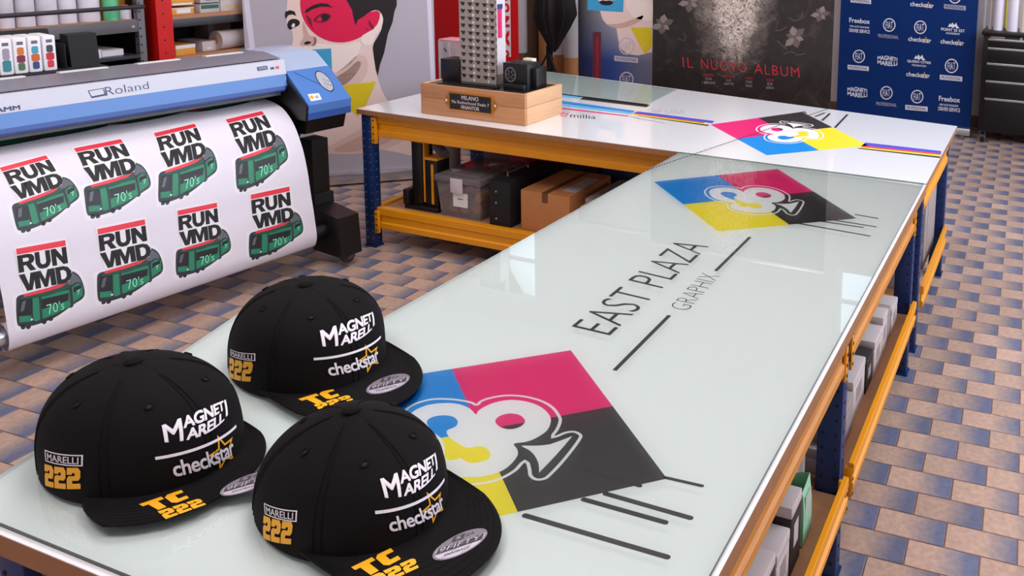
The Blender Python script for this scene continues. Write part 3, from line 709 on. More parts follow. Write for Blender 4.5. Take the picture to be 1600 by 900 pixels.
sprism([(-.42, 1.24), (-.42, 1.03), (-.84, 1.03), (-.84, 1.20), (-.66, 1.24)], SL, -.10, PRGREY).build('body', PR)
sprism([(-.40, .925), (-.36, .80), (-.40, .70), (-.84, .72), (-.84, .98), (-.60, .984)], SL, -.02, BLACKP).build('lower_body', PR)
sprism([(-.34, 1.048), (-.335, 1.030), (-.40, 1.020), (-.40, 1.048)], SL, -.15, DARKSTEEL).build('cutter_rail', PR)
for i in range(6):
    s0 = -.22-.33*i
    b = sprism([(-.56, 1.2695), (-.60, 1.266), (-.60, 1.273), (-.56, 1.2755)], s0-.20, s0, LABELW); b.build('top_label', PR)
# right end cover
sprism([(-.150, .893), (-.135, .975), (-.345, 1.150), (-.34, 1.20), (-.455, 1.240), (-.80, 1.16), (-.80, .93), (-.45, .88)], -.128, -.1165, BLACKP).build('end_side_panel', PR)  # black sheet painted in for the dark gap beside the end cover
capprof = [(-.145, .895), (-.130, .985), (-.335, 1.165), (-.80, 1.16), (-.80, .93), (-.45, .88)]
sprism(capprof, -.115, .15, PRBLUE).build('end_cover', PR)
sprism([(-.147, .8945), (-.145, .94), (-.138, .94), (-.14, .8945)], -.116, .151, PRBLUED).build('end_cover_lip', PR)
sprism([(-.336, 1.166), (-.452, 1.2475), (-.66, 1.262), (-.80, 1.255), (-.80, 1.162)], -.112, .147, PRLID).build('end_cover_lid', PR)
sprism([(-.17, .893), (-.20, .80), (-.55, .76), (-.80, .78), (-.80, .91), (-.45, .878)], -.10, .14, BLACKP).build('end_base', PR)
ECP = Pl(pw(0, -.130, .985), PA, np.array(pw(0, -.335, 1.165))-np.array(pw(0, -.130, .985)))
D = Dec(); c0 = ECP.loc(507, 127); D.ring(mat('dial_glass', (176, 178, 190), .12, coat=.6), c0, .036, .082, 1, 0, 30); D.ring(BLACKP, c0, .038, .086, .08, 1, 30)
for k in range(7): D.ring(BLACKP if k % 2 else CHROME, (c0[0]-.012+.006*k, c0[1]-.05+.011*(k*3 % 7)), .0025, .005, 1, 2, 8)
D.build('dial_window', PR, ECP.fn, eps=.0012)
D = Dec(); D.quad(LABELW, ECP.L([(480.5, 147.5), (498, 145.5), (503, 155.5), (486, 158.5)]), 0); D.ring(mat('ink_orange', (238, 160, 30), .5), ECP.loc(487, 152), .010, .014, 1, 1, 12)
D.text(PRNAVY, 'eco', ECP.L([(492, 150), (497, 149.3), (498.5, 153), (493.5, 154)]), 1); D.build('warning_sticker', PR, ECP.fn, eps=.001)
D = Dec(); D.line(PRBLUED, ECP.loc(459, 113), ECP.loc(511, 137), .006); D.build('panel_groove', PR, ECP.fn, eps=.0008)
FCP = Pl(pw(0, -.320, 1.155), PA, np.array(pw(0, -.335, 1.240))-np.array(pw(0, -.320, 1.155)))
D = Dec(); D.text(PRNAVY, 'Roland', FCP.L([(163, 136.5), (231, 127.5), (233, 138.5), (166, 149.5)]), 0, -.01)
q = FCP.L([(137, 141.5), (161.5, 137.5), (166, 149), (143, 153.5)]); D.poly(PRNAVY, q, 0, holes=[[tuple(bil(q, x, y)) for x, y in ((.05, .92), (.95, .92), (.93, .22), (.07, .22))]])
D.build('maker_lettering', PR, FCP.fn, eps=.001)
D = Dec(); D.text(PRNAVY, 'CAMM', FCP.L([(-20, 170.5), (31, 164), (32, 171), (-19, 178.5)]), 0, .03); D.build('series_lettering', PR, FCP.fn, eps=.001)
D = Dec(); D.quad(PRNAVY, FCP.L([(401, 105), (417, 102.5), (418.5, 108.5), (402.5, 111)]), 0); D.text(LABELW, 'CMYK', FCP.L([(403, 106), (416, 104), (417, 107.5), (404, 109.5)]), 1)
D.quad(INKR, FCP.L([(430, 104), (435.5, 103), (436, 107), (431, 108)]), 0); D.quad(PRNAVY, FCP.L([(422, 105.5), (428, 104.5), (428.5, 108), (423, 109)]), 0); D.build('feature_labels', PR, FCP.fn, eps=.001)
# stand
b = MB(); sprism([(-.36, .74), (-.24, .74), (-.24, .30), (-.36, .30)], -.04, .06, BLACKP, b); b.build('leg', PR)
b = MB(); sprism([(-.40, .40), (-.22, .40), (-.22, .28), (-.40, .28)], -.05, .07, BLACKM, b); b.build('leg_collar', PR)
b = MB(); sprism([(-.70, .22), (.02, .22), (.04, .18), (.04, .12), (-.70, .12)], -.03, .05, BLACKP, b); b.build('foot', PR)
b = MB(); sprism([(-.22, .34), (.03, .31), (.05, .07), (-.22, .07)], -.075, .055, BLACKP, b); b.build('take_up_motor', PR)
b = MB(); b.tube([pw(-.24, -.12, .21), pw(-.07, -.12, .21)], .048, BLACKP, 18); b.build('take_up_hub', PR)
b = MB(); b.tube([pw(-2.0, -.12, .205), pw(-.12, -.12, .205)], .040, CHROME, 20); b.build('take_up_tube', PR)
def caster(par, x, y, r, m, name='caster'):
    b = MB(); b.tube([(x-.018, y, r), (x+.018, y, r)], r, m, 20); b.tube([(x-.024, y, r), (x+.024, y, r)], r*.45, GREYSTEEL, 14)
    b.box((x-.03, y-.012, r), (x-.024, y+.02, r*2.1), GREYSTEEL); b.box((x+.024, y-.012, r), (x+.03, y+.02, r*2.1), GREYSTEEL); b.box((x-.03, y-.012, r*2.1), (x+.03, y+.03, r*2.1+.008), GREYSTEEL)
    return b.build(name, par)
cp = pw(.015, -.03, 0); caster(PR, cp[0], cp[1], .038, mat('caster_rubber', (70, 66, 66), .5))
cp = pw(.015, -.62, 0); caster(PR, cp[0], cp[1], .050, MATS['caster_rubber'])
b = MB(); sprism([(-.36, .74), (-.24, .74), (-.24, .14), (-.36, .14)], -1.98, -1.88, BLACKP, b); sprism([(-.70, .22), (.02, .22), (.04, 0), (-.70, 0)], -1.98, -1.90, BLACKP, b); b.build('leg', PR)
# paper web
prof = [(-.75, .992), (-.58, .990), (-.45, .982), (-.335, .955), (-.26, .905), (-.209, .845), (-.17, .77), (-.142, .70), (-.115, .59), (-.098, .476), (-.080, .38), (-.066, .285), (-.058, .22), (-.066, .175), (-.085, .148), (-.12, .140), (-.155, .16), (-.18, .20)]
pr = smooth_closed(prof, 5)[:-5]; pr = [np.array(q) for q in pr]
ar = [0]
for i in range(1, len(pr)): ar.append(ar[-1]+float(np.hypot(*(pr[i]-pr[i-1]))))
ar = np.array(ar)
def ppt(s, l):
    i = int(min(max(np.searchsorted(ar, l)-1, 0), len(pr)-2)); f = (l-ar[i])/(ar[i+1]-ar[i]); q = pr[i]+(pr[i+1]-pr[i])*f
    return pw(s, q[0], q[1]), i
def pfn(s, l, h):
    P, i = ppt(s, l); t = pr[i+1]-pr[i]; t /= np.hypot(*t); nrm = np.array([-t[1], t[0]]);
    if nrm[0]*1+nrm[1]*.5 < 0: nrm = -nrm
    if i > len(pr)-12: nrm = np.array([max(nrm[0], 0), nrm[1]])
    return P+(PN*nrm[0]+np.array([0, 0, nrm[1]]))*h
S0, S1 = -1.525, -.15
b = MB(); b.grid([[pw(s, q[0], q[1]) for q in pr] for s in np.linspace(S0, S1, 8)], PAPERW); web = b.build('printed_sheet', PR, 1.2, fix=False)
b = MB(); b.tube([pw(S0, -.12, .205), pw(S1, -.12, .205)], .058, PAPERW, 24, caps=False); b.build('paper_roll', PR)
sg = np.linspace(S0-.25, S1, 240); lg = np.linspace(0.05, ar[-1]-.1, 240)
pgp = project(np.array([[ppt(s, l)[0] for l in lg] for s in sg]).reshape(-1, 3)).reshape(240, 240, 2)
def pl(u, v):
    d = (pgp[..., 0]-u)**2+(pgp[..., 1]-v)**2
    i, j = np.unravel_index(np.argmin(d), d.shape); return (float(sg[i]), float(lg[j]))
INKX = mat('ink_deep_black', (14, 12, 14), .6)
GREEN = mat('ink_green', (30, 128, 92), .5); GREEND = mat('ink_dark_green', (22, 74, 62), .5); CHAR = mat('ink_dark_grey', (44, 46, 54), .5); GLS = mat('ink_window_black', (26, 24, 34), .5); MIDG = mat('ink_mid_grey', (92, 96, 104), .5); PALEG = mat('ink_pale_green', (150, 232, 196), .5)
# motif drawn once in its own frame (pixels of the photographed lower left sticker: origin top left of the red bar)
zm = lambda *pts: pts
GLYPH = {'R': [[(0, 0), (0, 1), (.62, 1), (.86, .95), (.98, .80), (.98, .62), (.90, .48), (.76, .41), (1.02, 0), (.67, 0), (.46, .37), (.31, .37), (.31, 0)], [(.31, .58), (.31, .80), (.56, .80), (.66, .75), (.66, .63), (.56, .58)]],
 'U': [[(0, 1), (.31, 1), (.31, .36), (.38, .25), (.5, .22), (.62, .25), (.69, .36), (.69, 1), (1, 1), (1, .34), (.86, .08), (.66, -.02), (.34, -.02), (.14, .08), (0, .34)]],
 'N': [[(0, 0), (0, 1), (.31, 1), (.70, .46), (.70, 1), (1, 1), (1, 0), (.70, 0), (.30, .55), (.30, 0)]], 'V': [[(0, 1), (.34, 1), (.51, .36), (.68, 1), (1, 1), (.67, 0), (.34, 0)]],
 'M': [[(0, 0), (0, 1), (.34, 1), (.5, .46), (.66, 1), (1, 1), (1, 0), (.74, 0), (.74, .62), (.58, 0), (.42, 0), (.26, .62), (.26, 0)]],
 'D': [[(0, 0), (0, 1), (.52, 1), (.82, .90), (1, .64), (1, .36), (.82, .10), (.52, 0)], [(.31, .23), (.31, .77), (.52, .77), (.65, .66), (.68, .5), (.65, .34), (.52, .23)]]}
def motif(par, org, ex, ey):
    # frame pixels -> sheet coordinates through two measured directions
    o = np.array(org); ex = np.array(ex); ey = np.array(ey)
    f = lambda x, y: tuple(o+ex*x+ey*y)
    F = lambda pts: [f(*q) for q in pts]
    D = Dec()
    D.poly(INKW, F(smooth_closed([(-.13, .90), (.5, .86), (1.0, .64), (1.1, .62), (1.25, .78), (1.32, 1.06), (1.28, 1.32), (1.02, 1.44), (.6, 1.62), (.16, 1.68), (-.16, 1.64), (-.22, 1.48), (-.20, 1.08)], 4)), 0)
    D.poly(CHAR, F(smooth_closed([(-.09, .95), (.1, .93), (.6, .90), (1.0, .70), (1.08, .685), (1.20, .81), (1.265, 1.06), (1.23, 1.27), (1.0, 1.37), (.58, 1.545), (.16, 1.60), (-.10, 1.56), (-.165, 1.46), (-.14, 1.1)], 4)), 1)
    D.poly(GREEN, F([(.19, 1.05), (.96, 1.04), (.95, 1.38), (.58, 1.48), (.2, 1.53), (.15, 1.5)]), 2)
    D.poly(GREEN, F([(1.0, 1.01), (1.13, .95), (1.24, 1.0), (1.21, 1.23), (.99, 1.33)]), 2)
    D.poly(GREEND, F([(-.02, .97), (.5, .94), (.95, .85), (.97, 1.0), (.5, 1.07), (-.05, 1.04)]), 3)
    D.poly(MIDG, F([(.9, .86), (1.0, .75), (1.08, .72), (1.18, .83), (1.22, .95), (1.1, .92), (.97, .98)]), 3)
    D.poly(GLS, F([(-.064, 1.01), (.188, 1.05), (.13, 1.37), (-.13, 1.33)]), 4)
    D.poly(MIDG, F([(-.02, 1.08), (.06, 1.06), (-.01, 1.26), (-.08, 1.26)]), 5)
    D.poly(GREEN, F([(-.11, 1.35), (.12, 1.39), (.11, 1.51), (-.12, 1.47)]), 5)
    D.poly(GLS, F([(.35, 1.11), (.93, 1.11), (.90, 1.26), (.34, 1.32)]), 4); D.poly(GLS, F([(1.04, 1.02), (1.22, .99), (1.21, 1.06), (1.03, 1.13)]), 4)
    D.line(CHAR, f(.34, 1.05), f(.31, 1.53), .008, 5); D.line(CHAR, f(.98, .95), f(.965, 1.40), .010, 5)
    for x, y in ((-.06, 1.58), (.04, 1.60), (.36, 1.58), (.50, 1.55), (.94, 1.38)): D.ring(CHAR, f(x, y), .05, .05, 1, 1, 10, tuple(ex), tuple(ey))
    D.text(PALEG, "70's", F([(.44, 1.24), (.82, 1.23), (.79, 1.42), (.46, 1.45)]), 6, -.01); D.text(PALEG, "7", F([(1.09, 1.10), (1.17, 1.08), (1.17, 1.17), (1.10, 1.19)]), 6)
    D.ring(LABELW, f(.12, 1.47), .022, .022, 1, 6, 8, tuple(ex), tuple(ey))
    D.poly(INKW, F([(-.04, -.05), (1.03, -.05), (1.07, .55), (1.06, .68), (.98, .86), (.6, .90), (.04, .91)]), 4)
    D.quad(INKR, F([(0, 0), (1, 0), (1, .12), (0, .12)]), 6)
    for word_, y0, y1 in (('RUN', .49, .14), ('VMD', .88, .53)):
        for gl_, x0, x1 in zip(word_, *((0, .345, .675), (.335, .655, 1.0)) if word_ == 'RUN' else ((-.01, .275, .715), (.325, .705, 1.04))):
            loops = [[f(x0+(x1-x0)*a, y0+(y1-y0)*c) for a, c in lp] for lp in GLYPH[gl_]]; D.poly(INKX, loops[0], 6, holes=loops[1:])
    D.poly(INKR, F([(.03, .93), (.93, .89), (.78, .955), (.40, .985), (.03, .985)]), 6)
    return D.build('sticker_print', par, pfn, cut=(None, .02), eps=.00025)
MOT = [((0, 263), (72, 243.5), (32, 330)), ((115, 232), (188, 218), (142, 305)), ((240, 209), (303, 194), (258, 284)), ((352, 188), (409, 174), (376, 263)),
       ((26, 389), (101.5, 375), (37, 476)), ((152, 358), (226, 343), (163, 440)), ((276, 329), (338, 316), (285, 403)), ((391, 305), (451, 291), (398, 376))]
for tl, tr, bl in MOT:
    a = np.array(pl(*tl)); ex = np.array(pl(*tr))-a; ey = (np.array(pl(*bl))-a)/1.15
    motif(web, a, ex, ey)
for (u, v) in ((30, 219), (110, 205), (230, 184), (345, 166)):
    a = np.array(pl(u, v)); D = Dec(); D.poly(CHAR, [tuple(a+np.array(q)) for q in smooth_closed([(-.17, -.02), (-.05, -.05), (.12, -.05), (.16, .0), (.05, .035), (-.12, .04)], 4)], 0)
    D.poly(GREEN, [tuple(a+np.array(q)) for q in [(-.10, -.03), (.11, -.035), (.11, .0), (-.08, .02)]], 1); D.quad(INKR, [tuple(a+np.array(q)) for q in [(-.16, -.025), (-.11, -.03), (-.09, .01), (-.15, .02)]], 1)
    D.build('sticker_print', web, pfn, cut=(None, .02), eps=.00025)
# ink tray with cartridges standing behind the cover
b = MB(); sprism([(-.60, 1.274), (-.60, 1.225), (-.90, 1.225), (-.90, 1.274)], SL, -.86, BLACKM, b); b.build('ink_tray', PR)
b = MB(); sprism([(-.70, 1.44), (-.68, 1.274), (-.78, 1.274), (-.78, 1.44)], -.985, -.865, BLACKM, b); b.build('ink_tray_housing', PR)
b = MB(); sprism([(-.86, 1.46), (-.80, 1.275), (-.88, 1.275), (-.90, 1.46)], SL, -1.0, BLACKM, b); b.build('ink_tray_back', PR)
CP = pw(0, -.64, 0)
for k in range(6):
    b = MB(); sprism([(-.655, 1.40), (-.655, 1.274), (-.80, 1.274), (-.80, 1.40)], -1.0155-.0852*k-.0015, -1.0155-.0852*k+.0015, BLACKM, b); b.build('ink_tray_fin', PR)  # added black plates that darken the gaps between cartridges
cols = [((150, 140, 160), (40, 120, 130)), ((150, 140, 160), (40, 120, 130)), ((200, 110, 30), (120, 20, 50), (70, 100, 60)), ((60, 150, 170), (190, 90, 40), (30, 60, 110)), ((60, 56, 60), (190, 20, 40), (200, 30, 50))]
for k, (u0, u1, v0, v1) in enumerate(((-22, -2, 85, 136), (3, 26, 81, 131), (26, 48.5, 76.5, 129), (48, 71, 73.5, 124), (71, 93.5, 71, 121))):
    pa = at_plane((u0+u1)/2, v1, CP, PN); s = float((pa-PF) @ PA)
    o = thing('ink_cartridge', ['white ink cartridge cut off by the left edge of the photo', 'white ink cartridge with violet and teal print, second from the left on the printer', 'white ink cartridge with orange and crimson print, third from the left on the printer', 'white ink cartridge with teal and orange print, fourth from the left on the printer', 'white ink cartridge with red print, next to the black housing'][k], 'ink cartridge', tuple(pw(s, -.72, 1.2745)), 'ink cartridges on the printer')
    b = MB(); M = Matrix(((PA[0], PN[0], 0, pw(s, 0, 0)[0]), (PA[1], PN[1], 0, pw(s, 0, 0)[1]), (0, 0, 1, 0), (0, 0, 0, 1)))
    b.box((-.026, -.80, 1.2745), (.026, -.645, 1.452), INKW, M, bev=.007); b.build('shell', o)
    CPL = Pl(pw(s, -.645, 1.2745), PA, (0, 0, 1)); D = Dec()
    n = len(cols[k])
    for j, c in enumerate(cols[k]):
        z1 = .130-.115*j/n; z0 = .130-.115*(j+1)/n+.001; w = .016 if j % 2 else .013
        D.poly(mat('ink_%d_%d_%d' % c, c, .5), [(-w, z0+.006), (-w, z1-.006), (-w*.6, z1), (w*.6, z1), (w, z1-.006), (w, z0+.006), (w*.6, z0), (-w*.6, z0)], 0)
    D.quad(MIDG, [(-.012, .142), (.012, .142), (.012, .158), (-.012, .158)], 0); D.build('label_print', o, CPL.fn, eps=.0005)
# ------------------------------------------------------------------ racks on the left
RXF = -5.2
def rackpt(u, v, x=RXF): return at_axis(u, v, 0, x)
def perf_post(par, x0, x1, y0, y1, z1, m, dots, step=.055, name='upright'):
    b = MB(); t = .004
    b.box((x1-t, y0, 0), (x1, y1, z1), m); b.box((x0, y0, 0), (x1-t, y0+t, z1), m)
    o = b.build(name, par); h = MB(); z = .05
    while z < z1-.02:
        h.tube([(x1-.001, (y0+y1)/2-.010, z), (x1+.001, (y0+y1)/2-.010, z)], .006, dots, 8); h.tube([((x0+x1)/2, y0+.001, z), ((x0+x1)/2, y0-.001, z)], .006, dots, 8); z += step
    hh = h.build('punched_holes', o); hh['kind'] = 'stuff'; return o
RA = thing('storage_rack', 'grey metal rack behind the printer holding white vinyl rolls', 'rack', (RXF-.25, -.1, 0))
perf_post(RA, RXF-.04, RXF, .868, .908, 2.3, GREYSTEEL, HOLE); perf_post(RA, RXF-.55, RXF-.51, .868, .908, 2.3, GREYSTEEL, HOLE)
perf_post(RA, RXF-.04, RXF, -1.1, -1.06, 2.3, GREYSTEEL, HOLE); perf_post(RA, RXF-.55, RXF-.51, -1.1, -1.06, 2.3, GREYSTEEL, HOLE)
b = MB(); b.box((RXF-.03, -1.06, 1.293), (RXF-.002, .868, 1.372), GREYSTEEL, bev=.003); b.tube([(RXF-.003, .835, 1.33), (RXF+.003, .835, 1.33)], .009, CHROME, 8); b.build('shelf_lip', RA)
b = MB(); b.box((RXF-.55, -1.06, 1.362), (RXF-.02, .868, 1.374), DECK); b.build('shelf', RA)
b = MB(); b.tube([(RXF+.012, -1.1, 1.462), (RXF+.012, .90, 1.458)], .014, DARKSTEEL, 10); b.build('retaining_bar', RA)
b = MB(); b.tube([(RXF+.012, -1.1, 1.565), (RXF+.012, .44, 1.575)], .013, GREYSTEEL, 10); b.build('retaining_bar', RA)
b = MB(); b.box((RXF-.55, -1.06, 1.12), (RXF, .868, 1.14), DARKSTEEL); b.build('shelf', RA)
b = MB(); b.box((RXF-.55, -1.06, .85), (RXF, .868, .87), DARKSTEEL); b.build('shelf', RA)
b = MB(); b.box((RXF-.57, -1.1, 0), (RXF-.556, .908, 2.3), BLACKM); b.build('back_panel', RA)  # black sheet added for the darkness behind the shelves
b = MB(); b.box((RXF-.505, .91, 0), (RXF-.045, .916, 2.3), BLACKM); b.build('side_panel', RA)  # added black sheet: hides the far post, darkens the rack inside
# vinyl rolls standing on the shelf
k = 0
names = ['cut by the left edge of the photo', 'second from the left', 'third from the left', 'fourth from the left', 'fifth and widest, beside the green roll']
for (u0, u1, x) in ((-4, 23.5, RXF-.11), (24, 56, RXF-.12), (57, 91, RXF-.12), (92, 121, RXF-.12), (123, 157, RXF-.12)):
    y0 = rackpt(u0, 45, x)[1]; y1 = rackpt(u1, 45, x)[1]; r = (y1-y0)/2*.94
    o = thing('vinyl_roll', 'white vinyl roll standing on the grey rack, '+names[k], 'roll', (x, (y0+y1)/2, 1.374), 'white rolls on the grey rack')
    b = MB(); b.lathe([(r*.55, 0), (r, 0), (r, .62), (r*.55, .62)], PAPERW, (x, (y0+y1)/2, 1.3745), 24); b.build('wound_vinyl', o)
    b = MB(); b.lathe([(r*.45, .002), (r*.54, .002), (r*.54, .64), (r*.45, .64)], CARDB, (x, (y0+y1)/2, 1.3745), 18); b.build('core', o); k += 1
MINT = mat('mint_green_vinyl', (96, 190, 140), .45); 
def cyl_thing(name, label, cat, x, y, z, r, h, m, group=None, core=None):
    o = thing(name, label, cat, (x, y, z), group)
    b = MB(); b.lathe([(r*.6, 0), (r, 0), (r, h), (r*.6, h)], m, (x, y, z+.0005), 20); b.build('wound_sheet', o)
    b = MB(); b.lathe([(r*.5, .002), (r*.59, .002), (r*.59, h+.012), (r*.5, h+.012)], core or CARDB, (x, y, z+.0005), 16); b.build('core', o); return o
q = rackpt(174, 30, RXF-.08); cyl_thing('vinyl_roll', 'mint green vinyl roll on the grey rack beside the white rolls', 'roll', RXF-.08, q[1], 1.374, .040, .5, MINT)
q = rackpt(197, 30, RXF-.08); cyl_thing('vinyl_roll', 'short white roll at the right end of the grey rack shelf', 'roll', RXF-.09, q[1], 1.374, .036, .08, PAPERW)
def carton(name, label, cat, lo, hi, m, group=None, tape=None, lab=None, labm=None, face='x'):
    x0, y0, z0 = lo; x1, y1, z1 = hi
    o = thing(name, label, cat, ((x0+x1)/2, (y0+y1)/2, z0), group)
    b = MB(); b.box(lo, (x1, y1, z1-.003), m, bev=.003); b.build('carton', o)
    b = MB(); mid = (x0+x1)/2 if (x1-x0) < (y1-y0) else (y0+y1)/2
    if (x1-x0) < (y1-y0): b.box((x0+.001, y0+.001, z1-.003), (mid-.0012, y1-.001, z1), m); b.box((mid+.0012, y0+.001, z1-.003), (x1-.001, y1-.001, z1), m)
    else: b.box((x0+.001, y0+.001, z1-.003), (x1-.001, mid-.0012, z1), m); b.box((x0+.001, mid+.0012, z1-.003), (x1-.001, y1-.001, z1), m)
    b.build('flaps', o)
    if tape:
        b = MB(); 
        if (x1-x0) < (y1-y0): b.box((mid-.02, y0-.0006, z1-.06), (mid+.02, y1, z1+.0006), tape)
        else: b.box((x0, mid-.02, z1-.06), (x1+.0006, mid+.02, z1+.0006), tape)
        b.build('tape', o)
    for (a0, a1, b0, b1) in (lab or []):
        b = MB()
        if face == 'x': b.box((x1-.001, y0+(y1-y0)*a0, z0+(z1-z0)*b0), (x1+.0008, y0+(y1-y0)*a1, z0+(z1-z0)*b1), labm or LABELW)
        else: b.box((x0+(x1-x0)*a0, y0-.0008, z0+(z1-z0)*b0), (x0+(x1-x0)*a1, y0+.001, z0+(z1-z0)*b1), labm or LABELW)
        b.build('label', o)
    return o
q0 = rackpt(183, 20, RXF-.18); q1 = rackpt(207, 20, RXF-.18)
carton('cardboard_box', 'orange cardboard box behind the short white roll on the grey rack', 'box', (RXF-.36, q0[1]-.02, 1.46-.086), (RXF-.18, q1[1], 1.70), CARDO, lab=[(.35, .75, .45, .75)], labm=mat('ink_crimson', (150, 40, 40), .5))
q0 = rackpt(160, 20, RXF-.2); q1 = rackpt(170, 20, RXF-.2)
carton('cardboard_box', 'orange cardboard box behind the mint green roll on the grey rack', 'box', (RXF-.34, q0[1]-.05, 1.374), (RXF-.19, q1[1]-.01, 1.72), CARDO)
def slabbox(name, label, cat, lo, hi, m, parts=None):
    o = thing(name, label, cat, ((lo[0]+hi[0])/2, (lo[1]+hi[1])/2, lo[2])); b = MB(); b.box(lo, hi, m, bev=.004); b.build('cover', o)
    b = MB(); b.box((lo[0]+.005, lo[1]+.004, lo[2]+.006), (hi[0]+.0008, hi[1]-.004, hi[2]-.006), PAPERW); b.build('sheets', o); return o
slabbox('paper_stack', 'flat white ream of sheets on the middle shelf of the grey rack', 'paper', (RXF-.42, .42, 1.14), (RXF-.03, .66, 1.20), CARDW)
slabbox('paper_stack', 'small white packet of sheets beside the flat ream on the grey rack', 'paper', (RXF-.40, .67, 1.14), (RXF-.05, .80, 1.185), CARDW)
slabbox('paper_stack', 'brown paper stack on the low shelf of the grey rack', 'paper', (RXF-.45, .45, .87), (RXF-.02, .84, .97), CARDG)
# second rack with the red post
RB = thing('storage_rack', 'rack with bright red perforated post and wooden shelves of boxes', 'rack', (RXF-.25, 1.4, 0))
perf_post(RB, RXF-.10, RXF+.02, .975, 1.07, 2.3, REDSTEEL, HOLE, .09); perf_post(RB, RXF-.55, RXF-.47, .975, 1.07, 2.3, REDSTEEL, HOLE, .09)
b = MB(); b.box((RXF-.10, 1.068, 0), (RXF-.0, 1.076, 2.3), REDSTEEL); b.box((RXF-.03, .965, 0), (RXF+.026, .975, 2.3), REDSTEEL); b.build('upright_flange', RB)
b = MB(); b.box((RXF-.55, 1.076, 1.352), (RXF, 2.3, 1.378), mat('shelf_wood', (176, 124, 92), .65, var=.15, scale=14, stretch=(1, .2, 1))); b.build('shelf', RB)
b = MB(); b.box((RXF-.02, 1.076, 1.295), (RXF-.005, 2.3, 1.352), DARKSTEEL, bev=.002); b.build('shelf_beam', RB)
b = MB(); b.box((RXF-.55, 1.076, 1.065), (RXF, 2.3, 1.090), MATS['shelf_wood']); b.build('shelf', RB)
b = MB(); b.box((RXF-.57, .97, 0), (RXF-.556, 2.3, 2.3), BLACKM); b.build('back_panel', RB)  # added black sheet standing in for the dark behind this rack
def rb(u0, u1, v0, v1, x, dep, zb, label, m, labs=None, labm=None):
    a = rackpt(u0, v1, x); c = rackpt(u1, v0, x); t = rackpt((u0+u1)/2, v0, x)
    return carton('cardboard_box', label, 'box', (x-dep, a[1], zb), (x, c[1], max(zb+.04, t[2])), m, 'boxes on the red post rack', lab=labs, labm=labm)
rb(267, 303, 12, 24, RXF-.03, .3, 1.378, 'low orange box with white labels on the wooden shelf next to the red post', CARDO, [(.25, .85, .2, .8), (.02, .98, .86, .99)])
rb(267, 303, -4, 6, RXF-.035, .3, 1.442, 'orange box stacked on another orange box next to the red post', CARDO, [(.05, .9, .05, .3)])
rb(313, 343, 6, 20, RXF-.03, .3, 1.378, 'white box with green print on the wooden shelf of the red rack', CARDW, [(.05, .95, .45, .9)], mat('ink_bottle_green', (40, 96, 84), .5))
rb(313, 342, -8, 5, RXF-.035, .3, 1.447, 'white box stacked on the green printed box on the red rack', CARDW, [(.3, .75, .3, .6)], MATS['ink_bottle_green'])
rb(345, 385, -1, 14, RXF-.03, .3, 1.378, 'white box with small coloured print near the grey portrait banner', CARDW, [(.2, .35, .35, .5), (.5, .7, .35, .5)], MATS['ink_orange'])
rb(275, 305, 70, 87, RXF-.05, .25, 1.09, 'yellow and white box on the lower shelf next to the red post', CARDO, [(.0, 1.0, .66, 1.0)])
rb(317, 339, 64, 83, RXF-.10, .25, 1.09, 'small white box in the middle of the lower shelf of the red rack', CARDW, [(.3, .6, .2, .35)])
rb(326, 360, 33, 50, RXF-.36, .16, 1.09, 'dim tall box at the back of the lower shelf of the red rack', CARDG)
q0 = rackpt(341, 70, RXF-.05); q1 = rackpt(392, 68, RXF-.05); r = .07
o = thing('paper_roll', 'pale wrapped paper roll lying on the lower shelf of the red rack', 'roll', (RXF-.13, (q0[1]+q1[1])/2, 1.09))
b = MB(); b.tube([(RXF-.10, q0[1]+.02, 1.0905+r), (RXF-.10, q1[1]+.06, 1.0905+r)], r, CARDW, 22); b.build('wrapping', o); b = MB(); b.tube([(RXF-.10, q0[1]+.017, 1.0905+r), (RXF-.10, q0[1]+.03, 1.0905+r)], .025, CARDB, 14); b.build('core', o)

# ------------------------------------------------------------------ roll-up banners and posters
def rollup(name, label, O, ex, u0, u1, ztop, sheet, cat='banner', base=True):
    ex = np.array(ex, float); ex /= np.linalg.norm(ex); n = np.cross(ex, (0, 0, 1)); O = np.array(O, float)
    cpt = O+ex*(u0+u1)/2; o = thing(name, label, cat, (cpt[0], cpt[1], 0))
    M = Matrix(((ex[0], -n[0], 0, O[0]), (ex[1], -n[1], 0, O[1]), (0, 0, 1, 0), (0, 0, 0, 1)))
    b = MB(); b.box((u0, 0, .09), (u1, .004, ztop), sheet, M); b.build('sheet', o)
    b = MB(); b.box((u0-.01, -.012, ztop-.02), (u1+.01, .016, ztop+.015), CHROME, M, bev=.005); b.build('top_rail', o)
    b = MB(); b.box((u0-.008, -.06, .012), (u1+.008, .06, .10), CHROME, M, bev=.02); b.build('base_housing', o)
    b = MB(); b.box((u0+.05, -.12, 0), (u0+.10, .12, .014), GREYSTEEL, M); b.box((u1-.10, -.12, 0), (u1-.05, .12, .014), GREYSTEEL, M); b.build('foot', o)
    b = MB(); b.tube([tuple(M @ Vector(((u0+u1)/2, .04, .09))), tuple(M @ Vector(((u0+u1)/2, .03, ztop)))], .010, GREYSTEEL, 10); b.build('support_pole', o)
    return o, Pl(O, ex, (0, 0, 1))
BGP = mat('banner_lavender_grey', (178, 170, 182), .55); SKIN = mat('ink_skin', (232, 204, 198), .55); SKIND = mat('ink_skin_shade', (206, 166, 156), .55); SKINL = mat('ink_skin_light', (240, 222, 216), .55)
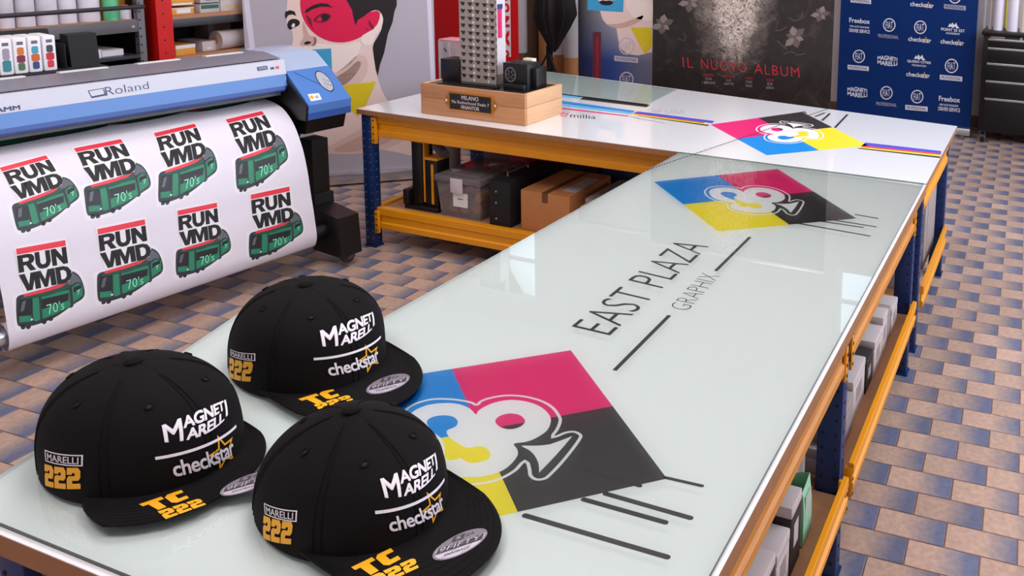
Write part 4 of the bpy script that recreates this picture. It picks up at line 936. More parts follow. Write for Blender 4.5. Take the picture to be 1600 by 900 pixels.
HAIR = mat('ink_hair', (24, 15, 21), .55); DISC = mat('ink_raspberry', (218, 16, 74), .5); DISCD = mat('ink_raspberry_dark', (120, 10, 46), .5); BCY = mat('ink_sky', (62, 158, 206), .5); BYE = mat('ink_mustard', (220, 196, 30), .5); LILAC = mat('banner_border', (216, 208, 226), .5); NOSE = mat('ink_skin_deep', (150, 100, 96), .55)
o, P = rollup('rollup_banner', 'tall grey roll-up banner printed with a face under a raspberry disc, behind the printer', (-4.808, 1.825, 0), (.755, .656, 0), -.44, .845, 2.35, BGP)
z3 = Z(440, 0, .14446); L = P.L
D = Dec()
D.poly(SKIN, L(smooth_closed([(449, -60), (449, 0), (448, 14), (447, 28), (450, 42), (456, 48), (458, 60), (457, 72), (462, 84), (470, 110), (485, 170), (498, 238), (540, 234), (600, 234), (668, 246), (655, 210), (625, 178), (604, 155), (592, 128), (586, 100), (583, 70), (598, 40), (600, 0), (590, -60)], 3)), 0)
D.poly(SKINL, L(smooth_closed([(475, 72), (500, 68), (535, 70), (562, 66), (560, 84), (548, 100), (528, 112), (505, 108), (485, 100)], 4)), 1)
SKINM = mat('ink_skin_mid', (220, 188, 180), .55)
D.poly(SKINM, L(smooth_closed([(514, 126), (538, 104), (560, 86), (574, 94), (572, 116), (556, 136), (534, 146), (520, 140)], 4)), 1); D.poly(SKINM, L(smooth_closed([(505, 238), (545, 212), (600, 184), (650, 176), (640, 214), (580, 238)], 3)), .6)
D.poly(SKIND, L(smooth_closed([(524, 122), (542, 110), (558, 96), (564, 100), (556, 116), (542, 130), (530, 134)], 4)), 1)
D.poly(SKIND, L(smooth_closed([(520, 236), (560, 214), (600, 196), (640, 190), (620, 214), (575, 234)], 3)), 1)
D.ring(DISC, P.loc(532.4, 5.8), 1, 1, 1, 2, 60, np.array(P.loc(532.4+61.4, 5.8))-np.array(P.loc(532.4, 5.8)), np.array(P.loc(532.4, 5.8-61.4))-np.array(P.loc(532.4, 5.8)))
D.poly(HAIR, L(z3((690, -420), (700, 0), (735, 60), (762, 110), (778, 200), (800, 275), (825, 215), (870, 190), (950, 130), (1020, 104), (1082, 150), (1096, 220), (1080, 320), (1040, 400), (1000, 460), (985, 515), (1000, 640), (1020, 760), (1040, 822), (1065, 700), (1110, 570), (1150, 370), (1200, 240), (1222, 120), (1246, 60), (1240, -420))), 3)
D.poly(SKINL, L(smooth_closed(z3((865, 215), (950, 135), (1030, 110), (1080, 150), (1098, 220), (1070, 320), (1010, 395), (985, 470), (915, 488), (868, 450), (860, 340)), 4)), 4)
D.poly(DISC, L(z3((800, 275), (825, 215), (870, 190), (950, 132), (1030, 112), (1066, 140), (1060, 200), (1035, 265), (985, 320), (930, 350), (880, 380), (860, 400), (820, 410), (790, 380))), 5)
D.poly(DISCD, L(smooth_closed(z3((935, 232), (955, 228), (985, 275), (1000, 305), (985, 318), (955, 285)), 3)), 6); D.ring(DISCD, P.loc(440+930*.14446, 318*.14446), .006, .008, 1, 6, 8)
D.poly(HAIR, L(z3((250, 132), (270, 98), (350, 52), (430, 33), (500, 42), (560, 84), (500, 72), (420, 72), (330, 100), (272, 138))), 6)
D.poly(DISCD, L(smooth_closed(z3((345, 222), (375, 180), (450, 140), (520, 155), (535, 185), (480, 236), (400, 244)), 3)), 6); D.poly(HAIR, L(smooth_closed(z3((435, 165), (480, 150), (515, 165), (505, 205), (465, 225), (435, 205)), 3)), 8)
D.poly(DISC, L(z3((372, 216), (415, 178), (436, 196), (438, 222), (400, 230))), 9); D.poly(DISCD, L(smooth_closed(z3((265, 160), (320, 210), (330, 280), (350, 330), (310, 270), (280, 210)), 3)), 6)
D.poly(HAIR, L(z3((35, 170), (42, 126), (90, 110), (140, 122), (160, 172), (112, 152), (70, 166), (48, 208))), 6)
D.poly(HAIR, L(smooth_closed(z3((62, 270), (88, 215), (150, 204), (196, 232), (186, 272), (130, 300), (88, 320)), 3)), 6); D.poly(INKW, L(z3((105, 282), (124, 250), (146, 258), (142, 288), (122, 300))), 7)
D.poly(SKIND, L(smooth_closed(z3((235, 230), (262, 290), (300, 380), (372, 400), (372, 460), (330, 495), (215, 490), (200, 465), (240, 400), (228, 300)), 3)), 5); D.poly(HAIR, L(smooth_closed(z3((240, 468), (280, 444), (322, 458), (300, 474), (262, 482)), 3)), 6); D.poly(NOSE, L(smooth_closed(z3((350, 395), (380, 430), (365, 485), (330, 496), (352, 455)), 3)), 6)
D.poly(BCY, L([(462, 79), (517.4, 75.6), (519.5, 120), (470, 122)]), 6); D.poly(BYE, L([(512, 136), (587.5, 127.2), (573, 161), (559, 182)]), 6)
D.build('portrait_print', o, P.fn, eps=.0004)
for pts in ([(380.5, 0), (389.5, 0), (403, 110), (394.5, 110)], [(667, -2), (673.5, -2), (679.5, 125), (673, 125)]):
    D = Dec(); D.quad(LILAC, L(pts), 0); D.build('border_print', o, P.fn, eps=.0004)
# red banner
o, P = rollup('rollup_banner', 'tall bright red banner with white strip of red letters behind the tower model', (-4.0, 3.2, 0), (1, 0, 0), -.96, .005, 2.35, mat('banner_red', (200, 8, 16), .5)); L = P.L
D = Dec(); D.quad(INKW, L([(772, -30), (797, -30), (798.5, 89), (778, 87)]), 0)
for ch, v0, v1 in (('D', -18, 2), ('O', 5, 20), ('N', 25, 43), ('X', 46, 74), ('O', 78, 90)):
    D.text(mat('ink_signal_red', (222, 20, 36), .5), ch, L([(796, v0), (796.5, v1), (783.5, v1-1), (783, v0)]), 1, .05)
D.build('letter_print', o, P.fn, eps=.0006)
# portrait poster with badges
def fade():
    M = bpy.data.materials.new('poster_fade'); M.use_nodes = True; nt = M.node_tree; b = nt.nodes['Principled BSDF']; b.inputs['Roughness'].default_value = .4
    tc = nt.nodes.new('ShaderNodeTexCoord'); s = nt.nodes.new('ShaderNodeSeparateXYZ'); nt.links.new(tc.outputs['Generated'], s.inputs[0])
    r1 = nt.nodes.new('ShaderNodeValToRGB'); e = r1.color_ramp.elements; e[0].color = lin((16, 14, 16)); e[0].position = .0; e[1].position = .62; e[1].color = lin((196, 190, 196)); nt.links.new(s.outputs[0], r1.inputs[0])
    r2 = nt.nodes.new('ShaderNodeValToRGB'); e = r2.color_ramp.elements; e[0].color = lin((18, 22, 50)); e[0].position = .0; e[1].position = 1; e[1].color = lin((120, 118, 128)); x = e.new(.45); x.color = lin((42, 66, 130)); nt.links.new(s.outputs[0], r2.inputs[0])
    r3 = nt.nodes.new('ShaderNodeValToRGB'); e = r3.color_ramp.elements; e[0].position = .38; e[1].position = .58; nt.links.new(s.outputs[2], r3.inputs[0])
    mx = nt.nodes.new('ShaderNodeMixRGB'); nt.links.new(r3.outputs[0], mx.inputs[0]); nt.links.new(r2.outputs[0], mx.inputs[1]); nt.links.new(r1.outputs[0], mx.inputs[2]); nt.links.new(mx.outputs[0], b.inputs['Base Color']); return M
o, P = rollup('rollup_banner', 'grey fading banner with chin portrait, cyan square and yellow triangle, left of the album poster', (-2.9, 3.17, 0), (1, 0, 0), -.455, .32, 2.35, fade()); L = P.L; z4 = Z(900, 0, .2625)
D = Dec()
D.poly(SKIN, L(z4((120, -60), (132, 0), (142, 60), (158, 115), (185, 146), (215, 158), (240, 165), (247, 205), (252, 240), (268, 292), (310, 322), (370, 330), (452, 310), (470, 100), (455, -60))), 0)
D.poly(SKINL, L(smooth_closed(z4((300, 0), (440, -10), (455, 110), (400, 120), (330, 90)), 4)), 1)
D.poly(SKIND, L(smooth_closed(z4((188, 146), (260, 140), (330, 118), (400, 92), (380, 125), (310, 160), (245, 168)), 4)), 1)
D.quad(BCY, L(z4((70, -40), (286, -40), (281, 72), (68, 60))), 2); D.poly(HAIR, L(z4((135, 12), (160, 0), (180, 6), (200, 2), (226, 16), (205, 30), (180, 32), (155, 28))), 3); D.poly(SKIN, L(z4((133, -40), (240, -40), (240, 0), (180, 4), (134, 8))), 3)
D.poly(BYE, L(z4((324, 162), (452, 166), (454, 268), (411, 326))), 2)
D.build('portrait_print', o, P.fn, eps=.0005)
D = Dec(); D.quad(mat('ink_dark_red', (96, 34, 52), .5), L(z4((100, 190), (150, 190), (148, 480), (98, 470))), 0); D.quad(mat('ink_brick_red', (150, 30, 46), .5), L(z4((122, 220), (134, 220), (132, 470), (120, 465))), 1); D.build('stripe_print', o, P.fn, eps=.0005)
BADGE = mat('ink_pale_lilac', (196, 186, 200), .5)
def badge(par, P, u, v, r, txt, col, ink, mid=None, name='badge_print'):
    D = Dec(); c = np.array(P.loc(u, v)); ex = np.array(P.loc(u+r, v))-c; ey = np.array(P.loc(u, v-r*1.08))-c
    D.ring(col, c, 1, 1, .16, 0, 28, ex, ey)
    if mid: D.ring(mid, c, .80, .80, 1, 0, 24, ex, ey)
    D.text(col, txt, [tuple(c+ex*x+ey*y) for x, y in ((-.56, .5), (.58, .5), (.58, -.52), (-.56, -.52))], 1, .008, 1.12)
    return D.build(name, par, P.fn, eps=.0008)
badge(o, P, 979, 72, 12.5, 'FIAT', BADGE, None); badge(o, P, 979, 124, 11, 'FIAT', BADGE, None)  # ghost badges laid flat over the poster
D = Dec(); D.quad(BADGE, L([(960, 87), (997, 90.5), (997, 98.5), (960, 95)]), 0); D.text(PRNAVY, 'PROFESSIONAL', L([(962, 89), (995, 92), (995, 96.5), (962, 93.5)]), 1); D.build('badge_label', o, P.fn, eps=.0008)
# album poster
def album():
    M = bpy.data.materials.new('album_poster'); M.use_nodes = True; nt = M.node_tree; b = nt.nodes['Principled BSDF']; b.inputs['Roughness'].default_value = .45
    N = nt.nodes.new; L_ = nt.links.new
    tc = N('ShaderNodeTexCoord'); n = N('ShaderNodeTexNoise'); n.inputs['Scale'].default_value = 7; n.inputs['Detail'].default_value = 9; n.inputs['Distortion'].default_value = 1.8; L_(tc.outputs['Object'], n.inputs['Vector'])
    r = N('ShaderNodeValToRGB'); e = r.color_ramp.elements; e[0].position = .35; e[0].color = lin((26, 20, 19)); e[1].position = .78; e[1].color = lin((66, 56, 51)); x = e.new(.58); x.color = lin((38, 31, 28)); L_(n.outputs['Fac'], r.inputs[0])
    def blob(cx_, cz_, rx_, rz_, noise, lo, hi):       # soft printed patch: distance from a centre, broken up by the noise
        mp = N('ShaderNodeMapping'); mp.inputs['Location'].default_value = (-cx_/rx_, 0, -cz_/rz_); mp.inputs['Scale'].default_value = (1/rx_, 0.0, 1/rz_); L_(tc.outputs['Object'], mp.inputs['Vector'])
        ln = N('ShaderNodeVectorMath'); ln.operation = 'LENGTH'; L_(mp.outputs[0], ln.inputs[0])
        a = N('ShaderNodeMath'); a.operation = 'MULTIPLY_ADD'; a.inputs[1].default_value = noise; L_(n.outputs['Fac'], a.inputs[0]); L_(ln.outputs['Value'], a.inputs[2])
        mr = N('ShaderNodeMapRange'); mr.inputs[1].default_value = hi; mr.inputs[2].default_value = lo; L_(a.outputs[0], mr.inputs[0]); return mr.outputs[0]
    n2 = N('ShaderNodeTexNoise'); n2.inputs['Scale'].default_value = 24; n2.inputs['Detail'].default_value = 9; n2.inputs['Distortion'].default_value = 2.6; L_(tc.outputs['Object'], n2.inputs['Vector'])
    r2 = N('ShaderNodeValToRGB'); e = r2.color_ramp.elements; e[0].position = .34; e[0].color = lin((74, 62, 56)); e[1].position = .62; e[1].color = lin((214, 200, 190)); x = e.new(.47); x.color = lin((172, 156, 146)); L_(n2.outputs['Fac'], r2.inputs[0])
    r3 = N('ShaderNodeMixRGB'); r3.blend_type = 'MIX'; r3.inputs[0].default_value = .55; r3.inputs[2].default_value = lin((70, 58, 52)); L_(r2.outputs[0], r3.inputs[1])
    m1 = N('ShaderNodeMixRGB'); L_(blob(-.07, 1.78, .36, .78, .7, .85, 1.45), m1.inputs[0]); L_(r.outputs[0], m1.inputs[1]); L_(r3.outputs[0], m1.inputs[2])
    m2 = N('ShaderNodeMixRGB'); L_(blob(-.04, 1.80, .215, .72, .42, .92, 1.28), m2.inputs[0]); L_(m1.outputs[0], m2.inputs[1]); L_(r2.outputs[0], m2.inputs[2]); L_(m2.outputs[0], b.inputs['Base Color']); return M
o, P = rollup('rollup_banner', 'large dark album poster with crackled pale face, grey flowers and red title', (-1.78, 3.0, 0), (1, 0, 0), -.765, .752, 2.35, album()); L = P.L; z5 = Z(1000, 0, .2)
PET = mat('ink_petal', (128, 114, 110), .5, var=.25, scale=12); PETD = mat('ink_petal_dark', (92, 80, 76), .5, var=.25, scale=12)
def flower(cx_, cy_, R_, n, a0, m):
    D = Dec()
    for k in range(n):
        a = a0+2*math.pi*k/n*(1 if n > 4 else .8); r = R_*(.8+.35*((k*7) % 3)/2); w = .20+.05*((k*5) % 3)
        pts = [(cx_+r*t*math.cos(a)+w*R_*s*math.sin(math.pi*min(1, t*.96))*math.sin(a), cy_+r*t*math.sin(a)-w*R_*s*math.sin(math.pi*min(1, t*.96))*math.cos(a)) for t, s in ((.05, 0), (.3, 1), (.6, 1.2), (.85, .7), (1, 0), (.85, -.7), (.6, -1.2), (.3, -1))]
        D.poly(m if k % 2 else PET, L(z5(*pts)), k)
    D.ring(PETD, L(z5((cx_, cy_)))[0], .016, .016, 1, n, 8)
    return D.build('flower_print', o, P.fn, eps=.0006)
flower(178, 190, 84, 6, .7, PETD); flower(392, 20, 84, 5, .5, PETD); flower(1210, 290, 92, 6, .3, PETD); flower(1412, 110, 70, 6, .9, PETD)
D = Dec()
for pts in (((520, 235), (600, 310), (640, 350)), ((1075, 320), (1145, 385)), ((440, 390), (480, 405), (530, 400)), ((560, 400), (600, 380), (640, 430)), ((1165, 140), (1210, 165), (1265, 140), (1270, 95)), ((1060, 240), (1110, 235), (1140, 210)), ((430, 90), (490, 170), (520, 200)), ((640, 430), (600, 455), (560, 440)), ((300, 300), (340, 320), (360, 290), (340, 260)), ((480, 300), (540, 360), (620, 400)), ((1130, 420), (1180, 400), (1230, 430), (1290, 420)), ((700, 560), (750, 590), (790, 560))):
    q = L(z5(*pts))
    for a, c in zip(q, q[1:]): D.line(PETD, a, c, .006, 0, True)
D.build('tendril_print', o, P.fn, eps=.0012)['kind'] = 'stuff'
TRED = mat('ink_title_red', (190, 34, 52), .5)
for word, q in (('IL', [(1066, 89), (1082.5, 90.4), (1084, 106), (1067.5, 105)]), ('NUOVO', [(1095, 91.5), (1166, 98), (1167.5, 113.5), (1096.5, 107.5)]), ('ALBUM', [(1179, 99), (1248, 105.5), (1249.5, 121), (1179, 115)])):
    D = Dec(); D.text(TRED, word, L(q), 0, -.012, 1.15); D.build('title_print', o, P.fn, eps=.0016)
for k, (u, v, words) in enumerate(((1107, 115, ('MUSICA', 'CON', 'I BRANI')), (1139, 117, ('MUSICA', 'LA', 'NOTTE')), (1170, 120, ('VOCI', 'CON', 'NOI')), (1203, 123, ('VOCE', 'DI', 'SERA')))):
    D = Dec()
    for j, w in enumerate(words): hw = 1.25*len(w)+1; D.text(TRED if j == 0 else INKGREY, w, L([(u-hw, v+j*6), (u+hw, v+j*6+.5), (u+hw, v+j*6+4.2), (u-hw, v+j*6+3.7)]), 0)
    D.build('credit_print', o, P.fn, eps=.0012)
# sponsor wall banner
SPB = mat('banner_royal_blue', (0, 40, 100), .75, spec=.2)
o, P = rollup('rollup_banner', 'wide royal blue sponsor banner with white logos beside the black tool cabinet', (-.94, 5.7, 0), (1, 0, 0), -.74, .735, 2.4, SPB); L = P.L
z6 = Z(1310, 0, .1375); z7 = Z(1310, 90, .1375)
SPW = mat('ink_banner_white', (222, 218, 226), .5); SPG = mat('ink_banner_grey', (160, 158, 172), .5)
def word(u, v, w, h, s, m=SPW, name='logo_print', bold=.02):
    D = Dec(); D.text(m, s, L([(u-w/2, v-h/2-w*.045), (u+w/2, v-h/2+w*.045), (u+w/2, v+h/2+w*.045), (u-w/2, v+h/2-w*.045)]), 0, bold); return D.build(name, o, P.fn, eps=.0008)
def lab(u, v, w, h, s, m=SPW, txt=True):
    D = Dec(); D.quad(m, L([(u-w/2, v-h/2-w*.045), (u+w/2, v-h/2+w*.045), (u+w/2, v+h/2+w*.045), (u-w/2, v+h/2-w*.045)]), 0)
    D.text(SPB, s, L([(u-w*.44, v-h*.3-w*.04), (u+w*.44, v-h*.3+w*.04), (u+w*.44, v+h*.3+w*.04), (u-w*.44, v+h*.3-w*.04)]), 1, .01); return D.build('logo_label', o, P.fn, eps=.0008)
def cs(u, v, w=37):
    word(u, v, w, 7, 'checkstar'); D = Dec(); c = np.array(P.loc(u+w*.27, v+1)); ex = np.array(P.loc(u+w*.27+6, v+1.3))-c; ey = np.array(P.loc(u+w*.27, v-5))-c
    f = lambda k: [tuple(c+(ex*math.cos(t)+ey*math.sin(t))*(k if i % 2 == 0 else k*.45)) for i, t in enumerate([math.radians(90+36*i) for i in range(10)])]
    D.poly(mat('ink_banner_amber', (214, 170, 110), .5), f(1), 0, holes=[f(.76)]); D.build('logo_star', o, P.fn, eps=.0012)
def mm_logo(u, v):
    D = Dec()
    for s, y0, y1 in (('MAGNETI', .54, 1), ('MARELLI', 0, .46)):
        D.text(SPW, s, L([(u-15.5, v-8-1.5), (u+15.5, v-8+1.5), (u+15.5, v+8+1.5), (u-15.5, v+8-1.5)]), 0, .03, warp=lambda x, y, y0=y0, y1=y1: (x, .5+((y0+(y1-y0)*y)-.5)*(.72+.28*math.sin(math.pi*x))))
    D.build('logo_print', o, P.fn, eps=.0008)
lab(1345, 1.5, 32, 7, 'PROFESSIONAL'); cs(1440.6, 7.5); badge(o, P, 1492, -5, 9.8, 'FIAT', SPW, None); lab(1492, 11.3, 34, 7, 'PROFESSIONAL', SPG)
word(1343, 32.5, 32, 7.5, 'Freebox'); word(1343, 42, 30, 2.8, 'NEW AUTO MAGAZINE', SPW); word(1343, 48.5, 32, 5.5, 'DRIVER SERVICE')
badge(o, P, 1389.5, 39, 9.8, 'FIAT', SPW, None); word(1388, 57, 32, 5.5, 'PROFESSIONAL', SPG)
badge(o, P, 1438, 42.6, 9.8, 'FIAT', SPW, None); cs(1437, 62, 36)
def crest(u, v, s1, s2):
    D = Dec(); f = lambda pts: L([(u+x, v+y+.09*x) for x, y in pts])
    D.poly(SPW, f([(-8, 0), (-5, -6), (-3, -4), (-1, -8), (2, -4), (5, -8), (7, -3), (10, 0), (6, 1), (3, -2), (0, 1), (-3, -1)]), 0); D.build('logo_crest', o, P.fn, eps=.0008)
    word(u, v+4, 37, 4.5, s1); word(u, v+9.5, 22, 3, s2)
crest(1489, 43, 'POINT 25 EST', 'ACADEMY'); cs(1488, 66, 37)
badge(o, P, 1342, 88, 9.6, 'FIAT', SPW, None); lab(1341, 106, 33, 7, 'PROFESSIONAL'); mm_logo(1386.6, 95); crest(1436, 93, 'QUEEN CITIES', 'FOUNDATION'); cs(1434.5, 117, 37)
badge(o, P, 1486.7, 103, 10.4, 'FIAT', SPW, None); lab(1486, 122, 35, 7.5, 'PROFESSIONAL')
mm_logo(1339.6, 144); badge(o, P, 1385, 145, 9.8, 'FIAT', SPW, None); word(1385, 163, 32, 5.5, 'PROFESSIONAL', SPG); badge(o, P, 1433, 151, 9.8, 'FIAT', SPW, None); lab(1432, 169, 35, 7.5, 'PROFESSIONAL')
word(1483.5, 155, 33, 8, 'Freebox'); word(1482.6, 164.5, 29, 3.2, 'NEW AUTO MAGAZINE'); word(1483, 171, 34, 6, 'DRIVER SERVICE')
# ------------------------------------------------------------------ black tool cabinet with rolls on top
TX0, TX1, TY0, TY1 = -.115, .70, 5.5, 6.0
TC_ = thing('tool_cabinet', 'black rolling tool cabinet with aluminium drawer pulls by the back wall', 'cabinet', ((TX0+TX1)/2, 5.75, 0))
CAB = mat('cabinet_black', (9, 8, 9), .4)
b = MB(); b.box((TX0, TY0+.02, .12), (TX1, TY1, 1.125), CAB, bev=.008); b.build('body', TC_)
b = MB(); b.box((TX0-.02, TY0-.01, 1.125), (TX1+.02, TY1+.01, 1.165), CAB, bev=.008); b.build('top', TC_)
zs = [1.092, 1.0, .842, .660, .478]; zb = zs[1:]+[.17]
for z1, z0 in zip(zs, zb):
    d = MB(); d.box((TX0+.05, TY0-.004, z0+.008), (TX1-.05, TY0+.03, z1), CAB, bev=.004); dr = d.build('drawer', TC_)
    h = MB(); h.box((TX0+.05, TY0-.018, z1-.018), (TX1-.05, TY0-.003, z1+.004), CHROME, bev=.003); h.build('drawer_pull', dr)
CPl = Pl((TX0, TY0+.02, 0), (1, 0, 0), (0, 0, 1))
D = Dec(); D.quad(INKGREY, [(.07, 1.100), (.21, 1.100), (.21, 1.116), (.07, 1.116)], 0); D.ring(INKR, (.075, 1.108), .011, .011, 1, 1, 10); D.build('name_plate', TC_, CPl.fn, eps=.0015)
b = MB(); b.tube([(TX0+.37, TY0+.022, 1.108), (TX0+.37, TY0+.008, 1.108)], .014, CHROME, 14); b.build('lock', TC_)
for x in (TX0+.05, TX1-.05):
    for y in (TY0+.06, TY1-.06): caster(TC_, x, y, .052, BLACKP)
for k, (u0, u1, h, m, lb) in enumerate(((1536, 1542, .5, PAPERW, 'thick white roll at the left edge of the tool cabinet top'), (1544.5, 1551, .55, CARDW, 'slim pinkish roll second from the left on the tool cabinet'), (1552.5, 1568, .6, PAPERW, 'white roll in the middle of the tool cabinet top'), (1569, 1573.5, .62, mat('vinyl_yellow', (226, 208, 70), .5), 'narrow yellow roll behind the white rolls on the tool cabinet'), (1573.5, 1592, .62, PAPERW, 'white roll with a small blue mark on the tool cabinet'), (1594, 1606, .5, mat('vinyl_ivory', (214, 204, 190), .5), 'ivory roll at the right edge of the photo on the tool cabinet'))):
    y = (5.80, 5.72, 5.68, 5.88, 5.66, 5.64)[k]; a = at_axis(u0, 30, 1, y)[0]; c = at_axis(u1, 30, 1, y)[0]; r = (c-a)/2
    cyl_thing('vinyl_roll', lb, 'roll', (a+c)/2, y, 1.165, r, h, m, 'rolls on the tool cabinet')

# ------------------------------------------------------------------ umbrella stand and rolls behind the back bench
UY = 4.2
def uy(u, v, y=UY): return at_axis(u, v, 1, y)
US = thing('light_stand', 'black light stand with a folded black photo umbrella behind the white bench', 'light stand', (uy(857, 110)[0], UY, 0))
sx_ = uy(857, 80)[0]
b = MB(); b.tube([(sx_, UY, .25), (sx_+.01, UY, 2.2)], .014, BLACKM, 10); b.build('pole', US)
for ax_, ay_ in ((.42, -.10), (-.36, -.16), (-.02, .40)):
    b = MB(); b.tube([(sx_, UY, .78), (sx_+ax_, UY+ay_, .02)], .011, BLACKM, 8); b.build('leg', US)
b = MB(); b.tube([(sx_, UY, .74), (sx_, UY, .84)], .024, BLACKM, 12); b.build('leg_collar', US)
uc = uy(866, 40); prof_u = [(.03, .80), (.085, .90), (.15, 1.02), (.215, 1.16), (.20, 1.30), (.17, 1.5), (.10, 1.75), (.02, 1.9)]
b = MB(); P_ = []
for i in range(33):
    a = 2*math.pi*i/32; fold = 1+.16*math.cos(8*a)
    P_.append([(uc[0]+.05*(1-abs(z-1.16))*.6+r*fold*math.cos(a), UY-.02+r*.7*fold*math.sin(a), z+.03*math.cos(a)) for r, z in prof_u])
b.grid(P_, mat('umbrella_cloth', (20, 18, 20), .55, bump=.2, bscale=30)); b.build('umbrella_cloth', US, 1.2)
b = MB(); b.tube([(uc[0], UY-.02, .74), (uc[0]+.02, UY-.02, 1.95)], .006, CHROME, 8); b.build('umbrella_shaft', US)
k = 0
for (u0, u1, y, h, m, lb) in ((804, 822, 4.9, 2.2, CARDW, 'grey white roll standing right beside the red banner'), (824, 842, 5.2, 2.1, mat('roll_brown', (96, 66, 50), .7), 'dark brown roll standing behind the folded umbrella'), (843, 853, 5.15, 1.9, CARDB, 'slim cardboard roll standing behind the light stand pole'), (866, 882, 5.0, 2.2, PAPERW, 'pale roll standing behind the right side of the folded umbrella'), (884, 903, 4.9, 2.2, CARDW, 'pale roll with brown foot standing next to the grey fading banner')):
    a = uy(u0, 80, y)[0]; c = uy(u1, 80, y)[0]; r = (c-a)/2
    o = thing('tall_roll', lb, 'roll', ((a+c)/2, y, 0), 'tall rolls behind the white bench')
    b = MB(); b.lathe([(r*.6, .62), (r, .62), (r, h), (r*.6, h)], m, ((a+c)/2, y, 0), 22); b.build('wound_sheet', o)
    b = MB(); b.lathe([(r*.6, 0), (r*1.01, 0), (r*1.01, .62), (r*.6, .62)], CARDB if k in (4, 2, 3) else MATS['roll_brown'], ((a+c)/2, y, 0), 22); b.build('cardboard_foot', o); k += 1
DK = thing('storage_rack', 'dark rack behind the tall rolls at the back wall', 'rack', (-5.1, 5.8, 0))
for x in (-6.4, -3.9): 
    b = MB(); b.box((x-.03, 5.55, 0), (x+.03, 6.05, 2.4), BLACKM); b.build('side_frame', DK)
for z in (.25, .75, 1.3, 1.85, 2.35):
    b = MB(); b.box((-6.37, 5.55, z), (-3.93, 6.05, z+.03), DARKSTEEL); b.build('shelf', DK)
b = MB(); b.box((-6.4, 6.05, 0), (-3.9, 6.07, 2.4), mat('rack_back', (40, 28, 26), .8)); b.build('back_panel', DK)

# ------------------------------------------------------------------ tower model on its plinth
WOOD = mat('oak_plinth', (188, 132, 88), .5, var=.22, scale=6, stretch=(1, 6, 9)); WOODE = mat('oak_end_grain', (212, 166, 126), .55, var=.15, scale=8, stretch=(4, 1, 6))
PX0, PX1, PY0, PY1, PZ0, PZ1 = -3.138, -2.378, 1.128, 1.50, .9012, 1.092
TM = thing('architectural_model', 'grey tower model on a wooden plinth with a brass plaque, on the white bench', 'model', ((PX0+PX1)/2, (PY0+PY1)/2, PZ0))
def side(name, lo, hi, m):
    b = MB(); b.box(lo, hi, m, bev=.002); return b.build(name, TM)
zm_ = PZ0+.105
for z0, z1 in ((PZ0, zm_-.0008), (zm_+.0008, PZ1)):
    side('plinth_board', (PX0, PY0, z0), (PX1, PY0+.02, z1), WOOD); side('plinth_board', (PX1-.02, PY0+.0205, z0), (PX1, PY1, z1), WOODE)
    side('plinth_board', (PX0, PY0+.0205, z0), (PX0+.02, PY1, z1), WOODE); side('plinth_board', (PX0+.0205, PY1-.02, z0), (PX1-.0205, PY1, z1), WOOD)
side('model_deck', (PX0+.021, PY0+.021, PZ1-.02), (PX1-.021, PY1-.021, PZ1-.004), mat('deck_black', (24, 22, 26), .25))
side('deck_frame', (PX0+.10, PY0+.03, PZ1-.004), (PX1-.26, PY0+.055, PZ1+.004), BLACKP)
BRASS = mat('brass_frame', (196, 126, 40), .35, metal=.6)
p_ = MB(); a0, a1, z0, z1 = -2.925, -2.600, .944, 1.063
p_.box((a0, PY0-.006, z0), (a1, PY0-.0002, z1), BRASS, bev=.002)
for sx0, sg in ((a0, -1), (a1, 1)):
    p_.prism([(sx0, z0+.018), (sx0+sg*.022, z0+.04), (sx0+sg*.030, (z0+z1)/2), (sx0+sg*.022, z1-.04), (sx0, z1-.018)], lambda x, z: (x, PY0-.004, z), lambda x, z: (x, PY0-.0002, z), BRASS)
pf_ = p_.build('plaque_frame', TM)
p_ = MB(); p_.box((a0+.012, PY0-.0075, z0+.011), (a1-.012, PY0-.005, z1-.011), mat('plaque_black', (20, 16, 18), .35)); p_.build('plaque', pf_)
for x in (a0-.016, a1+.016):
    p_ = MB(); p_.ball((x, PY0-.004, (z0+z1)/2), .0085, CHROME, 8); p_.build('screw', pf_)
PP = Pl((0, PY0-.0075, 0), (1, 0, 0), (0, 0, 1)); D = Dec(); PT = mat('plaque_lettering', (214, 200, 196), .5); cxp = (a0+a1)/2
D.text(PT, 'MILANO', [(cxp-.062, 1.046), (cxp+.062, 1.046), (cxp+.062, 1.020), (cxp-.062, 1.020)], 0, .015); D.text(PT, 'Via Rotherhood Reale 7', [(cxp-.138, 1.012), (cxp+.138, 1.012), (cxp+.138, .993), (cxp-.138, .993)], 0, .01); D.text(PT, 'FINANTOR', [(cxp-.066, .985), (cxp+.066, .985), (cxp+.066, .962), (cxp-.066, .962)], 0, .015)
D.build('plaque_lettering', pf_, PP.fn, eps=.0006)
